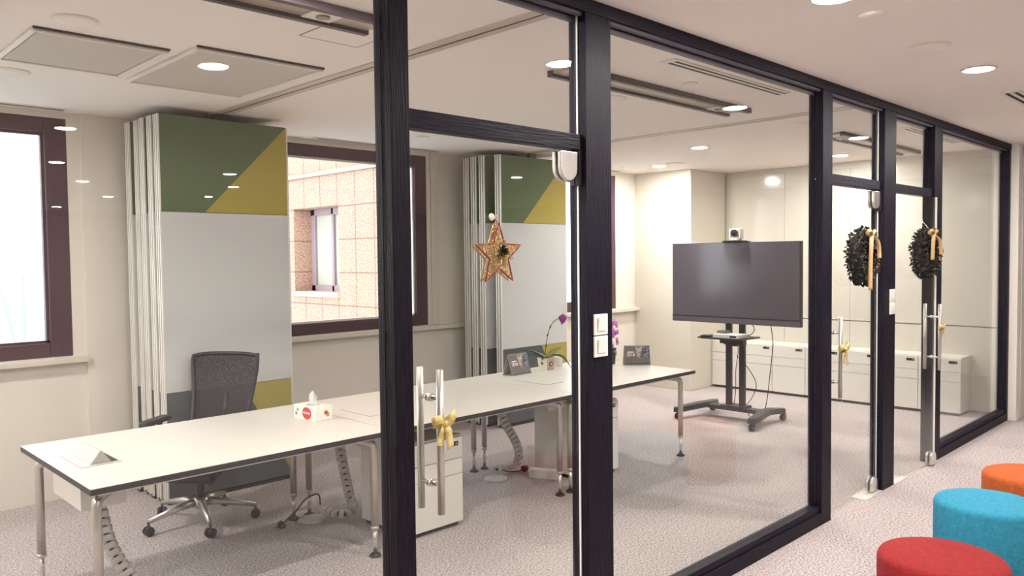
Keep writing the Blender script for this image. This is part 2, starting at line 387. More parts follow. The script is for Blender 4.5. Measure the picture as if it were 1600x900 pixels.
def door(n, lab, hinge, width, sgn, hx, hz, rz=0, topatch=True, hdist=.05, bottom='pivot', hlen=None):
    """hinge x; sgn +1 if the leaf runs towards +x from its pivot"""
    d = sempty(f'door_{n}', lab, (hinge, YG, 0), rz)
    x0, x1 = sorted((0, sgn*width))
    B().box(x0, x1, -.006, .006, .012, 2.108).make('glass_pane', GLASS, d)
    e0 = sgn*width
    if sgn > 0: B().box(min(e0, e0-sgn*.004), max(e0, e0-sgn*.004), -.0065, .0065, .012, 2.108).make('glass_edge', EDGEG, d)
    z0, z1 = hz; s0, s1 = z0+.1, z1-.1
    hd = B().cyl((hx, -hdist, z0), (hx, -hdist, z1), .0125, 20).make('pull_handle', STEEL, d)
    B().cyl((hx, hdist, z0), (hx, hdist, z1), .0125, 20).make('handle_bar', STEEL, hd)
    for z in (s0, s1):
        B().cyl((hx, -hdist, z), (hx, hdist, z), .008, 14).lathe([(.0145, -.012), (.0145, -.008), (.011, -.007), (.011, .007), (.0145, .008), (.0145, .012)], (hx, 0, z), 18, 'y').make('standoff', CHROME, hd)
    def patch(xa, xb, za, zb, rounddown):
        for s_ in (-1, 1):
            r = (xb-xa)/2*.98; cx = (xa+xb)/2; pts = []
            if rounddown:
                pts = [(xa, zb), (xb, zb)] + [(cx+r*math.cos(R(-a)), za+r+r*math.sin(R(-a))) for a in range(0, 181, 15)]
            else:
                pts = [(xb, za), (xa, za)] + [(cx+r*math.cos(R(a)), zb-r+r*math.sin(R(a))) for a in range(180, -1, -15)]
            y = s_*.0065; B().prism(pts, 1, y, y+s_*.018).make('patch_fitting', CHROME, d, bevel=.004)
    if topatch:
        patch(-.115 if sgn < 0 else .01, -.01 if sgn < 0 else .115, 1.985, 2.105, True)
    if bottom == 'pivot': patch(-.115 if sgn < 0 else .01, -.01 if sgn < 0 else .115, .012, .115, False)
    if bottom == 'free':
        a, b_ = sorted((sgn*(width-.01), sgn*(width-.10))); patch(a, b_, .012, .115, False)
    return d
door(1, 'nearest frameless glass door, with the gold star', 2.49, .875, -1, -.78, (.797, 1.297), hdist=.055)
door(2, 'second frameless glass door, with a wreath', 5.71, .825, -1, -.73, (.76, 1.275), hdist=.055)
door(3, 'third glass door, slightly ajar, with a wreath', 5.955, .775, 1, .725, (.76, 1.275), rz=R(-5), topatch=False, bottom='free', hdist=.055)
# black blocks standing in for the shade beside the pivots of doors 1 and 2
for x, n in ((2.49, 8), (5.70, 9)):
    pass
B().box(2.490, 2.509, YF-YG+.02, YB-YG-.02, 1.97, 2.115).make('pivot_shade', BLACK, pt, bevel=.003)
B().box(5.705, 5.723, YF-YG+.02, YB-YG-.02, 1.97, 2.115).make('pivot_shade', BLACK, pt, bevel=.003)
# floor pivot cover plates
for i, (a, b_, lab) in enumerate(((5.42, 5.72, 'polished floor pivot plate under the second glass door'), (5.945, 6.18, 'polished floor pivot plate under the third glass door'), (2.19, 2.50, 'polished floor pivot plate under the nearest glass door'))):
    tag(B().box(a, b_, YG-.055, YG+.055, 0, .006).make('floor_plate', mat('plate_steel', 'dcd9d2', .25, metal=.3), bevel=.001), lab, 'floor plate', 'door pivot plates')

# light switches
def switch(x, z, lab):
    t = thing('light_switch', lab, 'light switch', (x, YF, z), 0, 'switches on the dark posts')
    B().box(-.045, .045, -.009, 0, -.044, .044).make('plate', WHITEP, t, bevel=.003)
    B().box(-.026, .026, -.0105, -.009, -.029, .029).make('surround', mat('switch_shadow', 'b6b0aa', .5), t)
    B().prism([(-.0095, -.027), (-.0095, .027), (-.017, .027), (-.012, -.027)], 0, -.024, .024).make('rocker', WHITEP, t)
    return t
switch(2.588, 1.392, 'white rocker switch on second post, upper of the pair, near the star door')
switch(2.588, 1.300, 'white rocker switch on second post, lower of the pair, near the star door')
switch(5.868, 1.376, 'white rocker switch between the two wreath doors, upper of the pair')
switch(5.868, 1.286, 'white rocker switch between the two wreath doors, lower of the pair')

# ---------------------------------------------------------------- ceiling fittings
LAMPM = bpy.data.materials.new('lamp_lens'); LAMPM.use_nodes = True
bb = LAMPM.node_tree.nodes['Principled BSDF']; bb.inputs['Base Color'].default_value = (.9, .9, .9, 1)
bb.inputs['Emission Color'].default_value = (1, .955, .90, 1); bb.inputs['Emission Strength'].default_value = LAMP
CT = mat('ceiling_trim', 'e2dad0', .5)
dl = None
def downlight(x, y, lab, g='ceiling downlights'):
    global dl
    if dl is None:
        dl = thing('ceiling_downlight', lab, 'ceiling light', (x, y, H), 0, g)
        B().lathe([(.073, -.001), (.073, -.007), (.088, -.007), (.094, -.0005), (.09, 0)], (0, 0, 0), 40).make('trim_ring', CT, dl)
        B().lathe([(.072, -.002), (.072, -.0065), (.06, -.009), (.001, -.0095)], (0, 0, 0), 32).make('lens', LAMPM, dl)
        return dl
    return dup(dl, (x, y, H), 0, lab, g)
for x, y, lab in ((3.25, 1.40, 'corridor downlight at top edge of the view, above the large fixed pane'),
                  (5.14, 1.37, 'bright corridor downlight in the pink-tinged ceiling beside the round speaker'),
                  (7.33, 1.37, 'farthest corridor downlight past the slot vent'),
                  (6.77, 4.23, 'downlight in room ceiling above and before the television'),
                  (8.50, 3.58, 'downlight near end wall seen through pane above second door'),
                  (7.80, 5.42, 'downlight in the far corner in front of the bright pillar')):
    downlight(x, y, lab)
for x, y, lab in ((1.89, .10, 'downlight mirrored in the glass over the right pale ceiling panel'),
                  (1.9, -2.6, 'downlight mirrored at top right corner of the left brown window'),
                  (2.47, -5.0, 'downlight mirrored on left brown window frame, second from its top corner'),
                  (3.3, -7.0, 'downlight mirrored on the pale wall just right of left window frame'),
                  (4.37, -9.4, 'downlight mirrored on pale wall midway between left window and folded stack'),
                  (4.36, -5.0, 'downlight mirrored on green felt of the left stack, highest there'),
                  (5.16, -6.6, 'downlight mirrored at the green and mustard border of the left stack'),
                  (5.63, -8.5, 'downlight mirrored low on green felt of the left stack'),
                  (4.44, -12.5, 'downlight mirrored lowest on the left brown window frame'),
                  (7.4, -3.1, 'downlight mirrored on green felt of the second stack above the star')):
    downlight(x, y, lab, 'downlights behind the viewer')
for x, y in ((1.6, 2.55), (.3, 3.0), (.3, 4.9), (-1.4, 3.0), (-1.4, 4.9)):  # unseen downlights added as fill for the dim left of the room
    downlight(x, y, 'added unseen downlight brightening the left end of the room, just outside the picture', 'added fill downlights left of the picture')
def disc(x, y, r, lab, dep=.012, cat='ceiling speaker', name='ceiling_speaker'):
    t = thing(name, lab, cat, (x, y, H), 0, 'round ceiling discs'); dep *= .5
    B().lathe([(r, 0), (r, -.002), (r*.93, -dep)], (0, 0, 0), 40).make('rim', CT, t)
    B().lathe([(r*.9, -dep+.001), (r*.85, -dep-.002), (r*.3, -dep-.004)], (0, 0, 0), 40).make('grille', CEIL, t)
disc(4.40, 1.40, .105, 'round flush speaker in corridor ceiling left of bright downlight')
disc(3.62, 1.385, .06, 'small round detector in corridor ceiling, nearest the top edge', .01, 'detector', 'smoke_detector')
disc(1.10, 3.80, .095, 'round ceiling disc above the louvred panels, top left')
disc(1.12, 5.06, .11, 'round ceiling disc at the left edge of the view')
disc(4.22, 3.33, .12, 'round ceiling disc behind the long dark light trough')
disc(7.75, 5.15, .12, 'round ceiling disc near the far corner pillar')
disc(4.22, 2.70, .045, 'small round detector between slot vent and dark trough', .01, 'detector', 'smoke_detector')
disc(7.55, 5.75, .04, 'tiny round detector by the far corner downlight', .01, 'detector', 'smoke_detector')
disc(4.3, 5.44, .06, 'small round detector above the middle window', .01, 'detector', 'smoke_detector')
# louvred access panels (flush boxes standing proud of the ceiling)
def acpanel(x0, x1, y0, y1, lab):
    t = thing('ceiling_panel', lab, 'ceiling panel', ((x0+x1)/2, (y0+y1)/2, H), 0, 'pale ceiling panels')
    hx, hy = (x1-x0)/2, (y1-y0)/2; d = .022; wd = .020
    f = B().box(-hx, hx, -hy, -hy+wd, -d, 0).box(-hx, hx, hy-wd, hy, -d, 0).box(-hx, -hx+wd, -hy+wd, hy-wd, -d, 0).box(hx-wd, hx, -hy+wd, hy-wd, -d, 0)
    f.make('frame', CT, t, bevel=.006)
    B().box(-hx, hx, -hy-.012, -hy+.001, -.010, 0).make('shadow_strip', mat('shadow_dark', '4a4240', .7), t)  # dark strip painting the shade line along the panel's near edge
    g_ = B().box(-hx+wd+.008, hx-wd-.008, -hy+wd+.008, hy-wd-.008, -d+.006, -.004)
    g_.make('face', mat('panel_face', 'c6bdb4', .7, bump=.3, scale=160), t, bevel=.004)
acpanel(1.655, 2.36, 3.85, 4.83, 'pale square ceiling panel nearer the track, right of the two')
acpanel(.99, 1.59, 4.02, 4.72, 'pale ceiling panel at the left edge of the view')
# access hatch
hm = mat('hatch_line', '9b9087', .7)
t = thing('ceiling_hatch', 'thin outlined access hatch in ceiling beside the near dark trough', 'hatch', (2.09, 3.2, H))
B().box(-.16, .16, -.16, -.154, -.003, 0).box(-.16, .16, .154, .16, -.003, 0).box(-.16, -.154, -.154, .154, -.003, 0).box(.154, .16, -.154, .154, -.003, 0).make('hatch_frame', hm, t); B().box(-.154, .154, -.154, .154, -.002, 0).make('hatch_lid', CEIL, t)
# light troughs
TR = mat('trough_metal', '43373d', .45); TD = mat('trough_diffuser', 'a89a8c', .4)
def trough(x0, x1, lab, plate):
    cy = 2.965; t = thing('light_trough', lab, 'light fitting', ((x0+x1)/2, cy, H), 0, 'dark linear light troughs'); h = (x1-x0)/2
    B().box(-h, h, -.105, -.07, -.035, 0).make('side_rail', TR, t, bevel=.002)
    B().box(-h, h, .07, .105, -.035, 0).make('side_rail', TR, t, bevel=.002)
    B().box(-h+.01, h-.01, -.07, .07, -.018, 0).make('diffuser', TD, t)
    px_ = h-.28 if plate > 0 else -h+.28
    pl_ = B().box(px_-.07, px_+.07, -.062, .062, -.026, -.018).make('sensor_plate', CT, t, bevel=.002)
    B().lathe([(.03, 0), (.03, -.006), (.02, -.008)], (px_, 0, -.026), 24).make('sensor', mat('sensor_grey', '8a837e', .4), pl_)
trough(.15, 2.10, 'nearest dark edged linear light trough, cut by the top edge', 1)
trough(3.33, 5.27, 'middle dark edged linear light trough above the large fixed pane', 1)
trough(6.86, 8.78, 'farthest dark edged linear light trough above the second and third doors', -1)
# slot diffusers
def slot(x0, x1, y, lab, wd=.10, dark='2a262b'):
    t = thing('slot_diffuser', lab, 'air vent', ((x0+x1)/2, y, H), 0, 'linear slot air vents'); h = (x1-x0)/2
    B().box(-h, h, -wd/2, wd/2, -.006, 0).make('frame', CT, t, bevel=.002)
    B().box(-h+.05, h-.01, -wd*.3, -wd*.12, -.0075, -.004).make('slot', mat('slot_dark', dark, .8), t)
    B().box(-h+.05, h-.01, wd*.12, wd*.3, -.0075, -.004).make('slot', mat('slot_dark', dark, .8), t)
slot(3.62, 4.95, 2.46, 'double slot air vent in room ceiling behind the big pane')
slot(7.05, 8.40, 2.42, 'double slot air vent in room ceiling above third door')
slot(6.0, 7.2, 1.42, 'double slot air vent in corridor ceiling at right edge', .12)
slot(.2, 1.68, 6.08, 'thin slot vent above the left window', .07)
slot(3.6, 5.0, 6.08, 'thin slot vent above the middle window', .07)
slot(6.3, 7.9, 6.08, 'thin slot vent above the far right window', .07)
# partition tracks
for x, y1, m_, lab in ((2.53, 5.6, mat('track_bronze', 'bdafa3', .5), 'sliding wall track running from first folded stack to the partition'), (5.78, 5.6, mat('track_pale', 'c9beb3', .5), 'sliding wall track running from second folded stack to the partition')):
    t = thing('ceiling_track', lab, 'ceiling track', (x, (y1+YB)/2, H), 0, 'ceiling tracks'); L = (y1-YB)/2
    B().box(-.055, -.006, -L, L, -.008, 0).box(.006, .055, -L, L, -.008, 0).make('track_flange', m_, t, bevel=.002)
    B().box(-.006, .006, -L, L, -.0085, 0).make('track_slot', BLACKE, t)

# ---------------------------------------------------------------- folded movable wall panels
def wallpanel(name_label, loc, group):
    W2 = .48; T = .078; Z0, Z1 = .035, 2.672
    t = thing('movable_wall_panel', name_label, 'wall panel', loc, 0, group)
    B().box(-W2+.012, W2-.012, .006, T-.006, Z0, Z1).make('core', mat('panel_core', '8b8680', .6), t)
    for s_ in (-1, 1):
        a, b_ = sorted((s_*W2, s_*(W2-.012)))
        B().box(a, b_, 0, .014, Z0-.012, Z1).box(a, b_, T-.014, T, Z0-.012, Z1).box(a, b_, .03, T-.03, Z0, Z1).make('edge_trim', ALU, t, bevel=.001)
    x0, x1 = -W2+.012, W2-.012; zt, zb = 2.015, .775; d = .30
    for ya, yb in ((0.0, .006), (T-.006, T)):
        B().prism([(x0, zt), (x0+d, zt), (x1, Z1), (x0, Z1)], 1, ya, yb).make('green_panel', GREEN, t)
        B().prism([(x0+d, zt), (x1, zt), (x1, Z1)], 1, ya, yb).make('mustard_triangle', YELL, t)
        B().box(x0, x1, ya, yb, zb, zt-.004).make('writing_surface', BOARD, t)
        B().prism([(x0, Z0), (x1, Z0), (x0+.55, zb-.004), (x0, zb-.004)], 1, ya, yb).make('slate_panel', SLATE, t)
        B().prism([(x0+.55, zb-.004), (x1, Z0), (x1, zb-.004)], 1, ya, yb).make('mustard_triangle', YELL, t)
    B().box(x0, x1, .01, T-.01, 0, Z0-.012).make('floor_seal', BLACK, t)
    B().box(-.05, .05, .02, T-.02, Z1, H-.008).make('track_hanger', BLACK, t)
    return t
ordn = ['front', 'second', 'third', 'fourth', 'rearmost']
p0 = wallpanel('front wall panel of left folded stack, green and mustard over whiteboard', (2.548, 5.47, 0), 'left stack of movable wall panels')
for i, (y, dx) in enumerate(((5.575, -.006), (5.70, -.012), (5.825, -.004), (5.95, -.02))):
    dup(p0, (2.548+dx, y, 0), 0, f'{ordn[i+1]} wall panel from the front in the left folded stack')
for i, (y, dx) in enumerate(((5.53, 0), (5.70, -.055), (5.815, -.06), (5.93, -.055))):
    lab = 'front wall panel of second folded stack, behind the star' if i == 0 else f'{ordn[i] if i < 3 else "rearmost"} wall panel from the front in the second folded stack'
    dup(p0, (5.795+dx, y, 0), 0, lab, 'second stack of movable wall panels')

# ---------------------------------------------------------------- desks
TZ = .725
def desk(x0, x1, lab, flapx, openflap):
    y0, y1 = 3.575, 4.70; cx, cy = (x0+x1)/2, (y0+y1)/2; hx, hy = (x1-x0)/2, (y1-y0)/2
    t = thing('desk', lab, 'desk', (cx, cy, 0), 0, 'desks joined in a row')
    B().box(-hx+.001, hx-.001, -hy, hy, TZ-.028, TZ-.002).make('edge_band', BLACKE, t)
    B().box(-hx+.0015, hx-.0015, -hy+.001, hy-.001, TZ-.002, TZ).make('tabletop', WHITE, t)
    for ra, rb in ((-hy+.10, -hy+.14), (hy-.14, hy-.10)):
        B().box(-hx+.06, hx-.06, ra, rb, TZ-.062, TZ-.028).make('under_rail', ALU, t, bevel=.003)
    for sx in (-1, 1):
        for sy in (-1, 1):
            lx, ly = sx*(hx-.055), sy*(hy-.11)
            g_ = B(); g_.tube([(lx, ly, .165), (lx, ly, TZ-.105), (lx-sx*.004, ly-sy*.004, TZ-.090), (lx-sx*.022, ly-sy*.022, TZ-.078), (lx-sx*.19, ly-sy*.17, TZ-.046)], [.021, .021, .022, .021, .016], 16)
            g_.lathe([(.021, 0), (.024, .004), (.024, .014), (.021, .018)], (lx, ly, .155), 20)
            lg = g_.make('leg', STEEL, t)
            B().cyl((lx, ly, .02), (lx, ly, .16), .0125, 16).make('leg_extension', CHROME, lg)
            B().lathe([(.034, 0), (.034, .007), (.028, .014), (.013, .024)], (lx, ly, 0), 24).make('foot', BLACK, lg)
    # cable tray
    fx = flapx-cx; ta, tb = fx-.10, fx+.10
    B().box(ta, tb, -.18, .26, TZ-.195, TZ-.19).box(ta, tb, -.18, -.175, TZ-.19, TZ-.028).box(ta, tb, .255, .26, TZ-.19, TZ-.028).box(ta, ta+.005, -.175, .255, TZ-.19, TZ-.028).box(tb-.005, tb, -.175, .255, TZ-.19, TZ-.028).make('cable_tray', PEDW, t, bevel=.001)
    fl = B().box(fx-.09, fx+.09, -.16, .17, TZ, TZ+.0015).make('cable_flap', mat('flap_line', '9d9790', .5), t)
    B().box(fx-.087, fx+.087, -.157, .167, TZ+.001, TZ+.003).make('flap_lid', WHITE, fl)
    if openflap:
        B().prism([(fx-.045, TZ+.003), (fx+.05, TZ+.003), (fx+.008, TZ+.062), (fx+.0, TZ+.062)], 1, -.14, .13).make('flap_hood', mat('flap_alu', 'aca8a3', .4, metal=.1), fl, bevel=.003)
        B().box(fx+.045, fx+.08, -.14, .13, TZ+.003, TZ+.0045).make('socket_strip', BLACKE, fl)
    return t
desk(1.035, 2.585, 'left desk of white-topped row, cable flap raised, office chair behind', 1.205, True)
desk(2.587, 4.145, 'middle desk of the white-topped row, behind the star door', 2.80, False)
desk(4.147, 5.655, 'right desk of white-topped row, with orchids and both calendars', 4.37, False)

# ---------------------------------------------------------------- cable spines
def catmull(P, n):
    P = [Vector(p) for p in P]; out = []
    for i in range(len(P)-1):
        a = P[max(i-1, 0)]; b_ = P[i]; c = P[i+1]; d = P[min(i+2, len(P)-1)]
        for k in range(n):
            t = k/n
            out.append(.5*((2*b_)+(c-a)*t+(2*a-5*b_+4*c-d)*t*t+(3*b_-a-3*c+d)*t**3))
    out.append(P[-1]); return out
def resample(P, step):
    out = [P[0]]; acc = 0
    for a, b_ in zip(P, P[1:]):
        L = (b_-a).length; 
        while acc+L >= step and L > 1e-9:
            tt = (step-acc)/L; a = a+(b_-a)*tt; out.append(a.copy()); L = (b_-a).length; acc = 0
        acc += L
    return out
def spine(pts, lab, base):
    t = thing('cable_spine', lab, 'cable guide', (*base, 0), 0, 'segmented cable spines')
    o = Vector((*base, 0)); P = resample(catmull([Vector(p)-o for p in pts], 20), .042)
    B().tube(P, .011, 8).make('core_cable', BLACK, t)
    for i in range(len(P)-1):
        a, b_ = P[i], P[i+1]; d = (b_-a).normalized()
        side = d.cross(Vector((-.5, -.86, .12)) if abs(d.z) > .5 else Vector((0, 0, 1))).normalized(); n = side.cross(d)
        Mx = Matrix.Identity(4)
        for k in range(3): Mx[k][0] = side[k]; Mx[k][1] = n[k]; Mx[k][2] = d[k]; Mx[k][3] = ((a+b_)/2)[k]
        b3 = B(Mx); b3.rbox((0, 0, 0), .066, .040, .031, .012, 3, .003); b3.make('link', SILVP, t)
    B().lathe([(.088, 0), (.09, .006), (.085, .014), (.04, .028), (.02, .032)], (0, 0, 0), 32).make('base_disc', SILVP, t)
    return t
spine([(1.24, 4.18, .54), (1.27, 4.18, .36), (1.31, 4.17, .22), (1.40, 4.13, .06), (1.50, 4.13, .05)], 'silver cable spine hanging beside the leftmost desk legs', (1.50, 4.13))
s2 = spine([(2.735, 4.38, .54), (2.755, 4.38, .42), (2.80, 4.38, .20), (2.82, 4.36, .08), (2.77, 4.31, .05), (2.71, 4.33, .05), (2.665, 4.42, .06), (2.62, 4.47, .06)], 'silver cable spine curling onto floor beside black plug, behind tissue box', (2.60, 4.49))
s3 = spine([(4.09, 4.30, .54), (4.16, 4.30, .40), (4.25, 4.30, .28), (4.31, 4.31, .15), (4.30, 4.34, .06), (4.22, 4.37, .05), (4.13, 4.36, .06), (4.08, 4.33, .05)], 'silver cable spine curling onto floor under middle desk seam', (4.06, 4.31))
# power cords with plugs
def cord(pts, r, lab, end):
    t = thing('power_cord', lab, 'power cord', (*end, 0)); o = Vector((*end, 0))
    B().tube(catmull([Vector(p)-o for p in pts], 10), r, 8).make('cable', BLACK, t)
    a = Vector(pts[-1])-o; d = (Vector(pts[-1])-Vector(pts[-2])).normalized()
    b3 = B(Matrix.Translation(a+d*.02) @ d.to_track_quat('Z', 'Y').to_matrix().to_4x4())
    b3.rbox((0, 0, 0), .05, .044, .036, .012, 4, .006); b3.box(-.003, .003, .010, .014, .018, .036); b3.box(-.015, -.009, -.010, -.006, .018, .034); b3.box(.009, .015, -.010, -.006, .018, .034)
    b3.make('plug', BLACK, t)
cord([(2.64, 4.45, .10), (2.63, 4.46, .17), (2.55, 4.47, .155), (2.48, 4.48, .09), (2.41, 4.50, .03)], .006, 'black power cord and plug lying left of the middle cable spine', (2.45, 4.49))
cord([(4.12, 4.36, .06), (4.20, 4.31, .03), (4.28, 4.29, .02), (4.33, 4.29, .025)], .006, 'black power cord and plug beside the cable spine under the desk seam', (4.25, 4.3))

# ---------------------------------------------------------------- pedestals
def pedestal(lab, loc, rz, w_, d_, h_, group, z0=.03):
    t = thing('drawer_pedestal', lab, 'drawer unit', loc, rz, group)
    x = w_/2
    B().box(-x, x, .018, d_, z0, h_).make('body', PEDW, t, bevel=.002)
    B().box(-x+.02, x-.02, .03, d_-.02, 0, z0).make('plinth', BLACK, t)
    zz = [(z0+.002, h_*.575), (h_*.575+.004, h_*.745), (h_*.745+.004, h_-.012)]
    for i, (a, b_) in enumerate(zz):
        dr = B().box(-x+.002, x-.002, 0, .018, a, b_).make('drawer', PEDW, t, bevel=.0015)
        if i == 2:
            B().box(x-.115, x-.035, -.002, .004, b_-.052, b_-.024).make('handle', BLACK, dr, bevel=.002)
            B().cyl((x-.052, -.004, b_-.038), (x-.052, 0, b_-.038), .006, 12).make('lock', STEEL, dr)
    return t
ped = pedestal('white three drawer pedestal under middle desk, behind door handle', (3.01, 3.72, 0), 0, .42, .5, .575, 'pedestals under the desks')
dup(ped, (4.65, 3.765, 0), 0, 'white three drawer pedestal under right desk, partly behind second post')
lo = pedestal('white drawer pedestal on end wall, rightmost of the row', (8.85, 2.69, 0), R(-90), .408, .335, .60, 'row of white drawer pedestals on the end wall')
place = ['second from the right end', 'third from the right end', 'fourth from the right end, middle of the row', 'third from the left end', 'second from the left end, behind television cart', 'leftmost of the row beside pillar']
for i in range(6):
    dup(lo, (8.85, 2.69+.41*(i+1), 0), R(-90), f'white drawer pedestal on end wall, {place[i]}')
# low white floor box
t = thing('floor_box', 'low white cable box lying on floor before the right pedestal', 'floor box', (4.33, 4.05, 0), R(-62))
B().box(-.12, .12, -.035, .035, 0, .062).make('body', PEDW, t, bevel=.006)
B().box(-.122, .122, -.037, .037, .062, .070).make('lid', WHITEP, t, bevel=.002)

# ---------------------------------------------------------------- office chair
def office_chair(loc, face_deg, base_off):
    t = thing('office_chair', 'black mesh office chair with polished five star base behind left desk', 'chair', loc, R(face_deg))
    # local +x is the way the chair faces
    for k in range(5):
        a = R(base_off-face_deg+72*k); c, s_ = math.cos(a), math.sin(a); L = .335
        pts = [(.045*c, .045*s_, .135), (.15*c, .15*s_, .125), (L*c, L*s_, .088)]
        g_ = B(); g_.tube(pts, [.026, .022, .014], 10)
        lg = g_.make('base_leg', STEEL, t)
        q = Vector((L*c, L*s_, 0)); ax = Vector((-s_, c, 0)) if k % 2 else Vector((math.cos(a+.6), math.sin(a+.6), 0)); ax.normalize()
        cb = B()
        for m_ in (-1, 1): cb.tube([q+Vector((0, 0, .03))+ax*m_*.008, q+Vector((0, 0, .03))+ax*m_*.026], [.03, .027], 20)
        cb.cyl(q+Vector((0, 0, .03))-ax*.01, q+Vector((0, 0, .03))+ax*.01, .012).cyl(q+Vector((0, 0, .03)), q+Vector((0, 0, .085)), .008)
        cb.make('caster', BLACK, lg)
    B().lathe([(.045, .10), (.05, .12), (.048, .155), (.03, .165)], seg=28).make('base_hub', STEEL, t)
    B().lathe([(.026, .15), (.026, .29), (.018, .292), (.018, .38)], seg=24).make('gas_lift', BLACK, t)
    m_ = B(); m_.rbox((-.02, 0, .33), .26, .16, .06, .04, 4, .012); m_.tube([(-.10, .0, .33), (-.24, 0, .34), (-.29, 0, .44), (-.30, 0, .60)], [.028, .026, .024, .02], 12)
    m_.tube([(.06, -.05, .36), (.08, -.2, .355), (.10, -.24, .36)], .008, 8)
    m_.make('tilt_mechanism', BLACK, t)
    # seat with waterfall front
    prof = []
    sb = B(); nx_, ny_ = 14, 12; W, D = .25, .245
    def top(u, v):
        x = D*u; y = W*v*(1-.06*abs(u)**3); sh = (1-abs(u)**6*.25)*(1-abs(v)**6*.1)
        z = .415 - .035*max(0, u-.55)**1.3*3 + .012*v*v - .022*(abs(v)**8) - .022*(abs(u)**8)
        return Vector((x*(1-.04*abs(v)**4), y*(1-.05*abs(u)**6), z))
    T_ = [[sb.v(top(-1+2*i/nx_, -1+2*j/ny_)) for j in range(ny_+1)] for i in range(nx_+1)]
    Bo = [[sb.v(Vector((p.co.x*.94, p.co.y*.94, p.co.z-.055-(.01 if 0 < i < nx_ and 0 < j < ny_ else -.015)))) for j, p in enumerate(row)] for i, row in enumerate(T_)]
    for i in range(nx_):
        for j in range(ny_):
            sb.bm.faces.new([T_[i][j], T_[i+1][j], T_[i+1][j+1], T_[i][j+1]]).smooth = True
            sb.bm.faces.new([Bo[i][j], Bo[i][j+1], Bo[i+1][j+1], Bo[i+1][j]]).smooth = True
    for i in range(nx_):
        for j in (0, ny_): sb.bm.faces.new([T_[i][j], T_[i+1][j], Bo[i+1][j], Bo[i][j]]).smooth = True
    for j in range(ny_):
        for i in (0, nx_): sb.bm.faces.new([T_[i][j], T_[i][j+1], Bo[i][j+1], Bo[i][j]]).smooth = True
    sb.make('seat', mat('black_fabric', '232026', .9, bump=.3, scale=300), t)
    # backrest: curved frame with woven mesh
    def bp_(u, v):      # u -1..1 across, v 0..1 up
        wv = .175+.07*v - .01*max(0, v-.85)*6
        x = -.235 - .16*v - .03*math.sin(v*3.0) + .05*u*u
        return Vector((x, wv*u, .47+.57*v))
    N = 16
    path = [bp_(-1, i/N) for i in range(N)] + [bp_(-1+2*j/N, 1-.012*(abs(-1+2*j/N)**6)*2) for j in range(N)] + [bp_(1, 1-i/N) for i in range(N)] + [bp_(1-2*j/N, 0) for j in range(N)]
    B().tube(path, .0135, 8, closed=True).make('backrest_frame', BLACK, t)
    mb = B(); G = [[mb.v(bp_(-1+2*j/N, i/N)) for j in range(N+1)] for i in range(N+1)]; G2 = [[mb.v(bp_(-1+2*j/N, i/N)+Vector((-.004, 0, 0))) for j in range(N+1)] for i in range(N+1)]
    for i in range(N):
        for j in range(N):
            mb.bm.faces.new([G[i][j], G[i+1][j], G[i+1][j+1], G[i][j+1]]).smooth = True
            mb.bm.faces.new([G2[i][j], G2[i][j+1], G2[i+1][j+1], G2[i+1][j]]).smooth = True
    mb.make('backrest_mesh', MESHF, t)
    B().strip([bp_(-.98, .38)+Vector((-.02, 0, 0)), bp_(-.5, .36)+Vector((-.035, 0, 0)), bp_(0, .36)+Vector((-.04, 0, 0)), bp_(.5, .36)+Vector((-.035, 0, 0)), bp_(.98, .38)+Vector((-.02, 0, 0))], .07, (0, 0, 1), .008).make('lumbar_band', BLACK, t)
    B().tube([(-.30, 0, .56), (-.34, 0, .66), (-.36, 0, .78)], [.03, .028, .02], 10).make('spine_bracket', BLACK, t)
    for s_ in (-1, 1):
        ar = B(); ar.tube([(-.05, s_*.16, .375), (-.04, s_*.26, .385), (-.02, s_*.285, .44), (-.02, s_*.285, .63)], [.017, .018, .018, .016], 10)
        arm = ar.make('armrest', BLACK, t)
        B().rbox((.03, s_*.28, .655), .27, .085, .032, .04, 6, .012).make('arm_pad', mat('arm_pad_pu', '2a272c', .55), arm)
    return t
office_chair((2.09, 4.985, 0), 216, 112)

# ---------------------------------------------------------------- things on the desks
# tissue box
t = thing('tissue_box', 'white printed tissue box with a tissue pulled out, on the left desk', 'tissue box', (2.455, 4.20, TZ+.0005), R(4))
PR = mat('printed_card', 'efeee6', .5, col2='c9cfb6', cscale=60, scale=60, lo=.30, hi=.42)
bx = B().box(-.06, .06, -.11, .11, 0, .082).make('box', PR, t, bevel=.002)
RED = mat('label_red', 'c8332c', .5)
B().prism([(.045*math.cos(a*math.pi/12)-.025, .041+.036*math.sin(a*math.pi/12)) for a in range(24)], 0, -.0625, -.0602).make('red_badge', RED, bx)
text('badge_text', 'tissues', .026, mat('print_white', 'ffffff', .5), bx, Matrix(((0, 0, -1, -.0632), (-1, 0, 0, -.025), (0, 1, 0, .045), (0, 0, 0, 1))))
B().box(-.0615, -.0601, .062, .078, .045, .062).make('leaf_print', mat('print_green', '7ea362', .5), bx)
B().lathe([(.010, -.0015), (.010, 0)], (-.0602, .085, .03), 16, 'x').make('fruit_print', mat('print_pink', 'b8606a', .5), bx)
B().lathe([(.013, 0), (.013, .0015)], (.015, -.1115, .045), 16, 'y').make('fruit_print', RED, bx)
B().box(.022, .036, -.1114, -.1101, .02, .045).make('leaf_print', mat('print_green', '7ea362', .5), bx)
B().lathe([(.04, 0), (.04, .0015), (.035, .002)], (0, 0, .081), 24).make('opening_film', mat('film_grey', 'b9b0ac', .4), bx)
ts = B(); n_ = 9
rows = [(.078, .030, .003), (.10, .034, .012), (.125, .028, .018), (.148, .020, .010), (.163, .006, .003)]
gr = []
